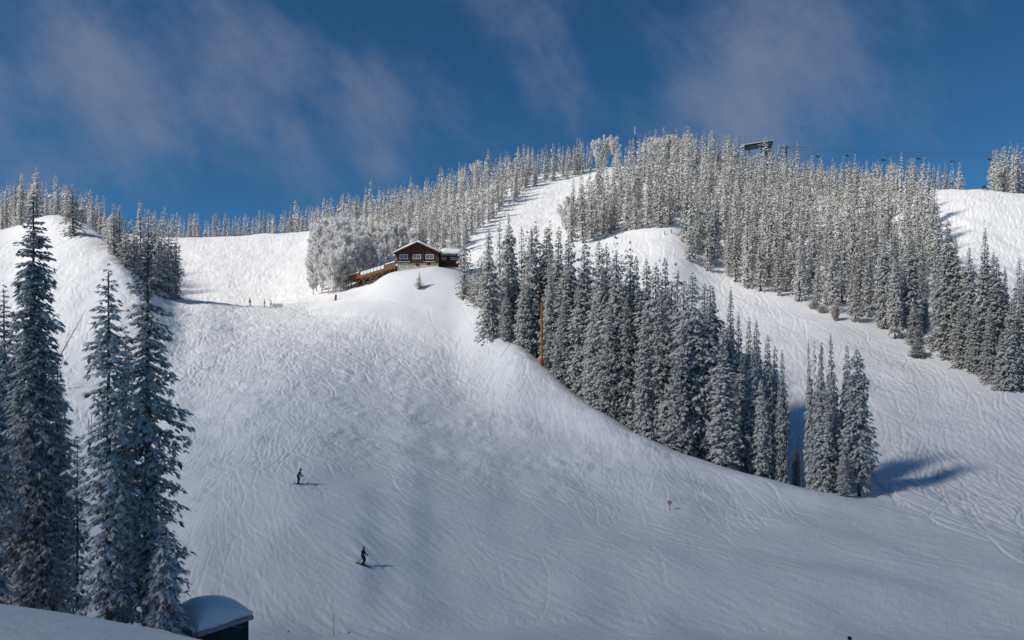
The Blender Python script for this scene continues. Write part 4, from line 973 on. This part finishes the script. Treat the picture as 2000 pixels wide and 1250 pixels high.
def build_lift():
    Y = 330.0; k = Y/F; pt = lambda px, py, y=Y: Vector(((px-1000)/F*y, y, (HZ-py)/F*y))
    # top terminal
    a, b = pt(1453, 286), pt(1507, 278); g = at(1480, Y); B = empty('lift_terminal', (a.x, Y, g.z)); d = b-a; zz = a.z-g.z; sl = d.z/d.x; Lh = d.x
    def slab(z0, z1, y0, y1, x0=0, x1=Lh, m=M_DARK, nm='hull'):
        v = [(x, y, zz+sl*x+z) for z in (z0, z1) for x, y in ((x0, y0), (x1, y0), (x1, y1), (x0, y1))]
        return MB().add(v, [(0, 3, 2, 1), (4, 5, 6, 7), (0, 1, 5, 4), (1, 2, 6, 5), (2, 3, 7, 6), (3, 0, 4, 7)]).build(nm, m, B)
    slab(-1.5, 0, -1.6, 1.6); rf = slab(.0, .25, -1.8, 1.8, -.2, Lh+.2, M_DARK, 'roof'); s = slab(.252, .5, -1.75, 1.75, -.1, Lh+.1, M_PAD, 'roof_snow')
    for q in range(6): slab(-1.15, -.35, -1.66, -1.605, Lh*.45+q*1.0, Lh*.45+q*1.0+.8, M_GLASS, 'window')
    slab(-3.6, -2.4, -1.3, 1.3, Lh*.62, Lh*.97, M_STEEL, 'machinery'); slab(-2.4, -2.1, -1.4, 1.4, Lh*.6, Lh, M_DARK, 'beam')
    for x in (Lh*.2, Lh*.8): MB().box(x-.35, x+.35, -.35, .35, -1, zz+sl*x-1.4).build('column', M_STEEL, B)
    tag(B, 'chairlift top terminal with snowy roof above the summit trees', 'lift station')
    # tower
    t0 = at(1535, Y+1, -.5); top = pt(1535, 281, Y+1).z-t0.z; Tw = empty('lift_tower', t0)
    MB().tube([(0, 0, top*.55), (0, 0, top-1.0)], [.42, .36], 10).build('pole', M_DARK, Tw); MB().tube([(0, 0, 0), (0, 0, top*.55)], [.5, .43], 10).build('painted_base', M_WHITE, Tw)
    MB().tube([(0, 0, top-1.0), (0, 0, top)], .08, 6).build('lightning_rod', M_DARK, Tw)
    MB().bar((-1.9, 0, top-1.6), (1.9, 0, top-1.6), .25, .25).build('crossarm', M_DARK, Tw)
    for s in (-1.7, 1.7):
        MB().bar((s, -1.5, top-1.45), (s, 1.5, top-1.45), .2, .3).build('sheave_train', M_STEEL, Tw)
    tag(Tw, 'chairlift tower with crossarm and white base on the right skyline', 'lift tower')
    cabs = []
    for n, (lb, p0, p1, p2) in enumerate((('upper', (1507, 293), (1536, 285), (1960, 299)), ('lower', (1507, 299), (1534, 290), (1960, 304)))):
        y2 = 290.0; A = pt(*p0); Bp = pt(*p1, Y+1); Cp = pt(*p2, y2); pts = [A, Bp]
        for q in range(1, 25):
            f = q/24; v = Bp.lerp(Cp, f); v.z -= 4*f*(1-f)*1.1; pts.append(v)
        o = MB().tube(pts, .055, 5, False).build('haul_cable', M_DARK); tag(o, lb+' steel haul cable of the chairlift crossing the blue sky', 'cable'); cabs.append((Bp, Cp))
    names = iter(['first', 'second', 'third', 'fourth', 'fifth', 'sixth'])
    for px, w in ((1598, 1), (1656, 0), (1726, 1), (1795, 0), (1861, 1), (1934, 0)):
        Bp, Cp = cabs[w]; lo, hi = 0., 1.
        for _ in range(30):
            f = (lo+hi)/2; v = Bp.lerp(Cp, f)
            if 1000+F*v.x/v.y < px: lo = f
            else: hi = f
        v = Bp.lerp(Cp, lo); v.z -= 4*lo*(1-lo)*1.1; Ch = empty('lift_chair', v-Vector((0, 0, 2.9)))
        MB().tube([(0, 0, 2.95), (0, .1, 2.2), (.35, .1, 1.7), (.35, .1, .6)], .06, 5).build('hanger', M_STEEL, Ch)
        MB().box(-.75, .75, -.35, .25, .32, .45).build('seat', M_DARK, Ch); MB().box(-.75, .75, .25, .34, .45, 1.1).build('backrest', M_DARK, Ch)
        MB().tube([(-.75, -.3, .9), (.75, -.3, .9)], .04, 5).build('safety_bar', M_STEEL, Ch)
        tag(Ch, '%s empty chair right of the lift tower, hanging on the cable' % next(names), 'lift chair', 'chairs on the chairlift')
build_lift()
def build_bird():
    p = Vector(((1567-1000)/F*150, 150, (HZ-252)/F*150))
    V = [(0, -.28, 0), (.06, 0, .05), (-.06, 0, .05), (0, .3, 0), (0, 0, -.07), (.05, .0, .05), (.30, .08, .35), (.12, .14, .42), (-.05, 0, .05), (-.28, .06, .30), (-.14, .16, .36)]
    b = MB().add(V[:5], [(0, 1, 2), (3, 2, 1), (0, 4, 1), (0, 2, 4), (3, 1, 4), (3, 4, 2)]).build('bird', M_BLACK); b.location = p
    MB().add([V[1], (.06, .14, .04), V[7], V[6]], [(0, 1, 2, 3)]).build('wing', M_BLACK, b); MB().add([V[2], (-.06, .14, .04), V[10], V[9]], [(0, 1, 2, 3)]).build('wing', M_BLACK, b)
    tag(b, 'small dark bird flying above the lift tower', 'bird')
build_bird()

# ------------------------------------------------------------------ shrubs
def shrub(px, Y, h, w, label, seed):
    r = np.random.default_rng(seed); n = 240; p = at(px, Y); root = empty('shrub', p)
    a = r.uniform(0, 6.28, n); q = r.uniform(0, 1, n)**.6; b = np.stack([np.cos(a)*.25*w*q, np.sin(a)*.25*w*q, np.full(n, -.1)], 1)
    e = np.stack([np.cos(a)*w*q, np.sin(a)*w*q, h*r.uniform(.5, 1, n)*(1.1-.5*q)], 1); m = (b+e)/2+r.normal(0, .12, (n, 3)); s = np.stack([-np.sin(a), np.cos(a), 0*a], 1)*.035
    V = np.stack([b-s, b+s, m+s, e, m-s], 1).reshape(-1, 3); k = np.arange(n)[:, None]*5; T = np.concatenate([k+np.array([[0, 1, 2]]), k+np.array([[0, 2, 4]]), k+np.array([[4, 2, 3]])])
    link('twigs', np_mesh('shrub_twigs', V, T, [M_BUSH]), root); MB().tube([(0, 0, -.3), (0, 0, h*.5)], [.06, .02], 5).build('stem', M_BARK, root)
    tag(root, label, 'shrub', 'bare reddish shrubs')
shrub(1588, 174, 3.0, 1.8, 'bare reddish shrub at the edge of the right forest, left one', 1)
shrub(1604, 171, 2.6, 1.6, 'bare reddish shrub at the edge of the right forest, right one', 2)
shrub(1632, 166, 5.0, 1.3, 'tall bare reddish shrub against the right forest edge', 3)
for k, (px, Y, h) in enumerate(((1298, 221, 1.5), (1311, 223, 1.7), (1326, 222, 1.3))):
    root = empty('young_spruce', at(px, Y)); s = h/20; root.scale = (s*1.5, s*1.5, s); link('crown', FAR[k][0], root); link('trunk', FAR[k][1], root)
    tag(root, ['left', 'middle', 'right'][k]+' tiny spruce on the sunlit snow patch under the summit forest', 'tree', 'tiny spruces')

# ------------------------------------------------------------------ skiers
def skin_mesh(name, J, E, m, parent=None, root=0, sub=1, mats=None):
    bm = bmesh.new(); ly = bm.verts.layers.skin.verify(); vs = []
    for i, (co, r) in enumerate(J):
        v = bm.verts.new(co); r = r if isinstance(r, tuple) else (r, r); v[ly].radius = r; v[ly].use_root = (i == root); vs.append(v)
    for a, b in E: bm.edges.new((vs[a], vs[b]))
    me = bpy.data.meshes.new(name); bm.to_mesh(me); bm.free(); me.materials.append(m); o = link(name, me, parent)
    sk = o.modifiers.new('skin', 'SKIN'); sk.use_smooth_shade = True
    if sub: s = o.modifiers.new('sub', 'SUBSURF'); s.levels = sub; s.render_levels = sub
    return o
def person(px, Y, face, label, jacket, pants, hat, crouch=.25, lean=.15, skis=True, poles=True, desc='', size=1.0, arms='front', board=False):
    """a skier facing local +x; heading turns it about z"""
    p = at(px, Y, .03); hip = .92-.30*crouch; knee = .50-.06*crouch; kx = .10+.25*crouch; hx = -.10*crouch; tx = hx+.50*math.sin(lean); sh = hip+.50*math.cos(lean)
    nx_ = tx+.16*math.sin(lean*1.2); nz = sh+.13; hz = nz+.14; fx = nx_+.05
    J = [((hx, 0, hip), (.15, .13)), ((hx+(tx-hx)*.5, 0, (hip+sh)/2), (.14, .12)), ((tx, 0, sh), (.15, .12)), ((nx_, 0, nz), .06), ((fx, 0, hz), (.095, .105)), ((fx+.01, 0, hz+.09), .075)]
    E = [(0, 1), (1, 2), (2, 3), (3, 4), (4, 5)]
    hands = []
    for s in (-1, 1):
        k = len(J)
        J += [((hx+.02, s*.11, hip-.06), .105), ((kx, s*.13, knee), .078), ((.0, s*.12, .14), .06), ((.02, s*.12, .06), .06), ((.17, s*.12, .045), .045)]
        E += [(0, k), (k, k+1), (k+1, k+2), (k+2, k+3), (k+3, k+4)]
        q = len(J); ex, ez = (tx+.06, sh-.30) if arms == 'front' else (tx-.02, sh-.30)
        hxx, hzz = (tx+.30, sh-.42) if arms == 'front' else (tx+.10, sh-.52)
        J += [((tx, s*.20, sh-.03), .075), ((ex, s*.27, ez), .055), ((hxx, s*.25, hzz), .042), ((hxx+.07, s*.245, hzz-.01), .045)]
        E += [(2, q), (q, q+1), (q+1, q+2), (q+2, q+3)]; hands.append((hxx+.05, s*.25, hzz))
        for fi in range(4):      # short gloved fingers curled round the grip
            f0 = len(J); J += [((hxx+.10, s*(.225+.018*fi), hzz-.005-.016*fi), .012), ((hxx+.125, s*(.225+.018*fi), hzz-.045-.016*fi), .010)]; E += [(q+3, f0), (f0, f0+1)]
    B = skin_mesh('person', J, E, pants); B.location = p; B.rotation_euler = (0, 0, face); B.scale = (size,)*3
    # jacket over torso and arms
    JJ = [((hx-.01, 0, hip-.10), (.185, .165)), ((hx, 0, hip+.06), (.18, .155)), ((hx+(tx-hx)*.55, 0, hip+(sh-hip)*.55), (.175, .15)), ((tx, 0, sh), (.17, .14)), ((nx_-.01, 0, nz-.03), .085)]
    JE = [(0, 1), (1, 2), (2, 3), (3, 4)]
    for s in (-1, 1):
        q = len(JJ); ex, ez = (tx+.06, sh-.30) if arms == 'front' else (tx-.02, sh-.30); hxx, hzz, _ = hands[0 if s < 0 else 1][0], hands[0][2], 0
        JJ += [((tx, s*.205, sh-.02), .095), ((ex, s*.27, ez), .075), ((hxx-.06, s*.25, hzz+.01), .058)]; JE += [(3, q), (q, q+1), (q+1, q+2)]
    skin_mesh('jacket', JJ, JE, jacket, B)
    # helmet shell, face, goggles
    hb = bmesh.new(); bmesh.ops.create_uvsphere(hb, u_segments=14, v_segments=10, radius=.125)
    for v in hb.verts:
        v.co.x *= 1.12; v.co.z *= 1.05
        if v.co.z < -.045: v.co.z = -.045-.2*(v.co.z+.045)*-1
    me = bpy.data.meshes.new('helmet'); hb.to_mesh(me); hb.free(); me.materials.append(hat); h_ = link('helmet', me, B, (fx-.01, 0, hz+.055)); me.polygons.foreach_set('use_smooth', [True]*len(me.polygons))
    MB().tube([(fx+.085, -.07, hz+.03), (fx+.122, -.035, hz+.035), (fx+.13, 0, hz+.035), (fx+.122, .035, hz+.035), (fx+.085, .07, hz+.03)], .034, 6).build('goggles', M_GLASS, B)
    fc = skin_mesh('face', [((fx+.035, 0, hz-.02), (.075, .07)), ((fx+.06, 0, hz-.075), (.05, .045)), ((fx+.118, 0, hz-.028), .014)], [(0, 1), (0, 2)], M_SKIN, B)
    for s in (-1, 1):
        MB().box(-.13, .19, s*.12-.06, s*.12+.06, .0, .10).build('boot', M_BLACK, B)
    tag(B, label, 'person')
    Rm = Matrix.Rotation(face, 4, 'Z')
    # tilt of the snow under the skier along the direction of travel
    fwd = Rm @ Vector((1, 0, 0)); zz = lambda d: float(zbase(p.x+fwd.x*d, p.y+fwd.y*d)); pitch = -math.atan2(zz(1)-zz(-1), 2)
    if skis:
        for s, w in ((-1, 'right'), (1, 'left')):
            mb = MB(); n = 12
            prof = [(-.80, .0), (-.78, .0)]+[(-.7+1.45*i/9, .0) for i in range(10)]+[(.88, .05), (.97, .13)]
            V = []
            for x, z in prof:
                wd = .048 if x < .7 else .055*(1-(max(0, x-.75)/.28))+.01
                V += [(x, -wd, z), (x, wd, z), (x, wd, z+.022), (x, -wd, z+.022)]
            Fs = [(0, 1, 2, 3), tuple(len(V)-4+i for i in (3, 2, 1, 0))]
            for i in range(len(prof)-1):
                a = i*4
                for e in range(4): Fs.append((a+e, a+4+e, a+4+(e+1) % 4, a+(e+1) % 4))
            sk = mb.add(V, Fs).build('ski', M_DARK); sk.location = p+Rm @ Vector((.02, s*.12, .0)); sk.rotation_euler = (0, pitch, face)
            sk.location.z += .0; MB().box(-.12, .18, -.03, .03, .022, .05).build('binding', M_BLACK, sk)
            tag(sk, '%s ski of the %s' % (w, desc), 'ski', 'skis worn by skiers')
    if board:
        bd = MB().tube([(-.78, 0, .1), (-.6, 0, .02), (.6, 0, .02), (.78, 0, .1)], [.05, .13, .13, .05], 10).build('snowboard', M_DARK); bd.scale = (1, 1, .25); bd.location = p; bd.rotation_euler = (0, pitch, face)
        tag(bd, 'snowboard under the %s' % desc, 'snowboard')
    if poles:
        for n, (s, w) in enumerate(((-1, 'right'), (1, 'left'))):
            hd = Vector(hands[n]); back = -.95 if n == 0 else -.75
            o = MB().tube([hd+Vector((.05, 0, .06)), hd+Vector((back, s*.10, -hd.z+.12 if n == 0 else -.50))], [.016, .010], 6).build('ski_pole', M_DARK)
            tip = hd+Vector((back*.95, s*.095, (-hd.z+.12 if n == 0 else -.50)*.95)); MB().tube([tip, tip+Vector((-.01, 0, -.012))], [.05, .05], 8).build('basket', M_BLACK, o)
            MB().tube([hd+Vector((.06, 0, .10)), hd+Vector((.0, 0, -.02))], [.02, .02], 6).build('grip', M_BLACK, o)
            o.location = p; o.rotation_euler = (0, 0, face)
            tag(o, '%s ski pole of the %s' % (w, desc), 'ski pole', 'ski poles held by skiers')
person(582, 88.0, math.radians(-8), 'skier in a blue jacket and black helmet, higher up the open piste', M_BLUEJ, M_BLACK, M_BLACK, .18, .42, desc='higher skier in blue jacket and black helmet')
person(709, 71.0, math.radians(-22), 'skier in a navy jacket and yellow green helmet, lower on the piste', M_NAVY, M_BLACK, M_LIME, .40, .10, desc='lower skier in navy jacket and yellow helmet')
person(489, 204, math.radians(170), 'distant skier in a black jacket and lime trousers, leftmost of three', M_BLACK, M_LIME, M_BLACK, .2, .2, desc='distant skier in lime trousers', poles=False, size=1.18)
person(517.5, 202, math.radians(200), 'distant skier in an olive lime jacket, middle of three', M_OLIVE, M_NAVY, M_OLIVE, .3, .2, desc='distant skier in olive lime jacket', poles=False, size=1.18)
person(529.5, 201, math.radians(200), 'distant skier in a pale grey jacket and black trousers by the net', M_GREYJ, M_BLACK, M_BLACK, .25, .1, desc='distant skier in pale grey jacket', poles=False, size=1.18)
yh = 45.0
while yh < 60 and HZ-F*(at(1656, yh).z+1.70)/yh > 1246: yh += .1
person(1656, yh, math.radians(-60), 'top of a dark helmeted skier at the bottom picture edge', M_BLACK, M_BLACK, M_BLACK, .2, .15, desc='skier cut off by the bottom edge', skis=False, poles=False)
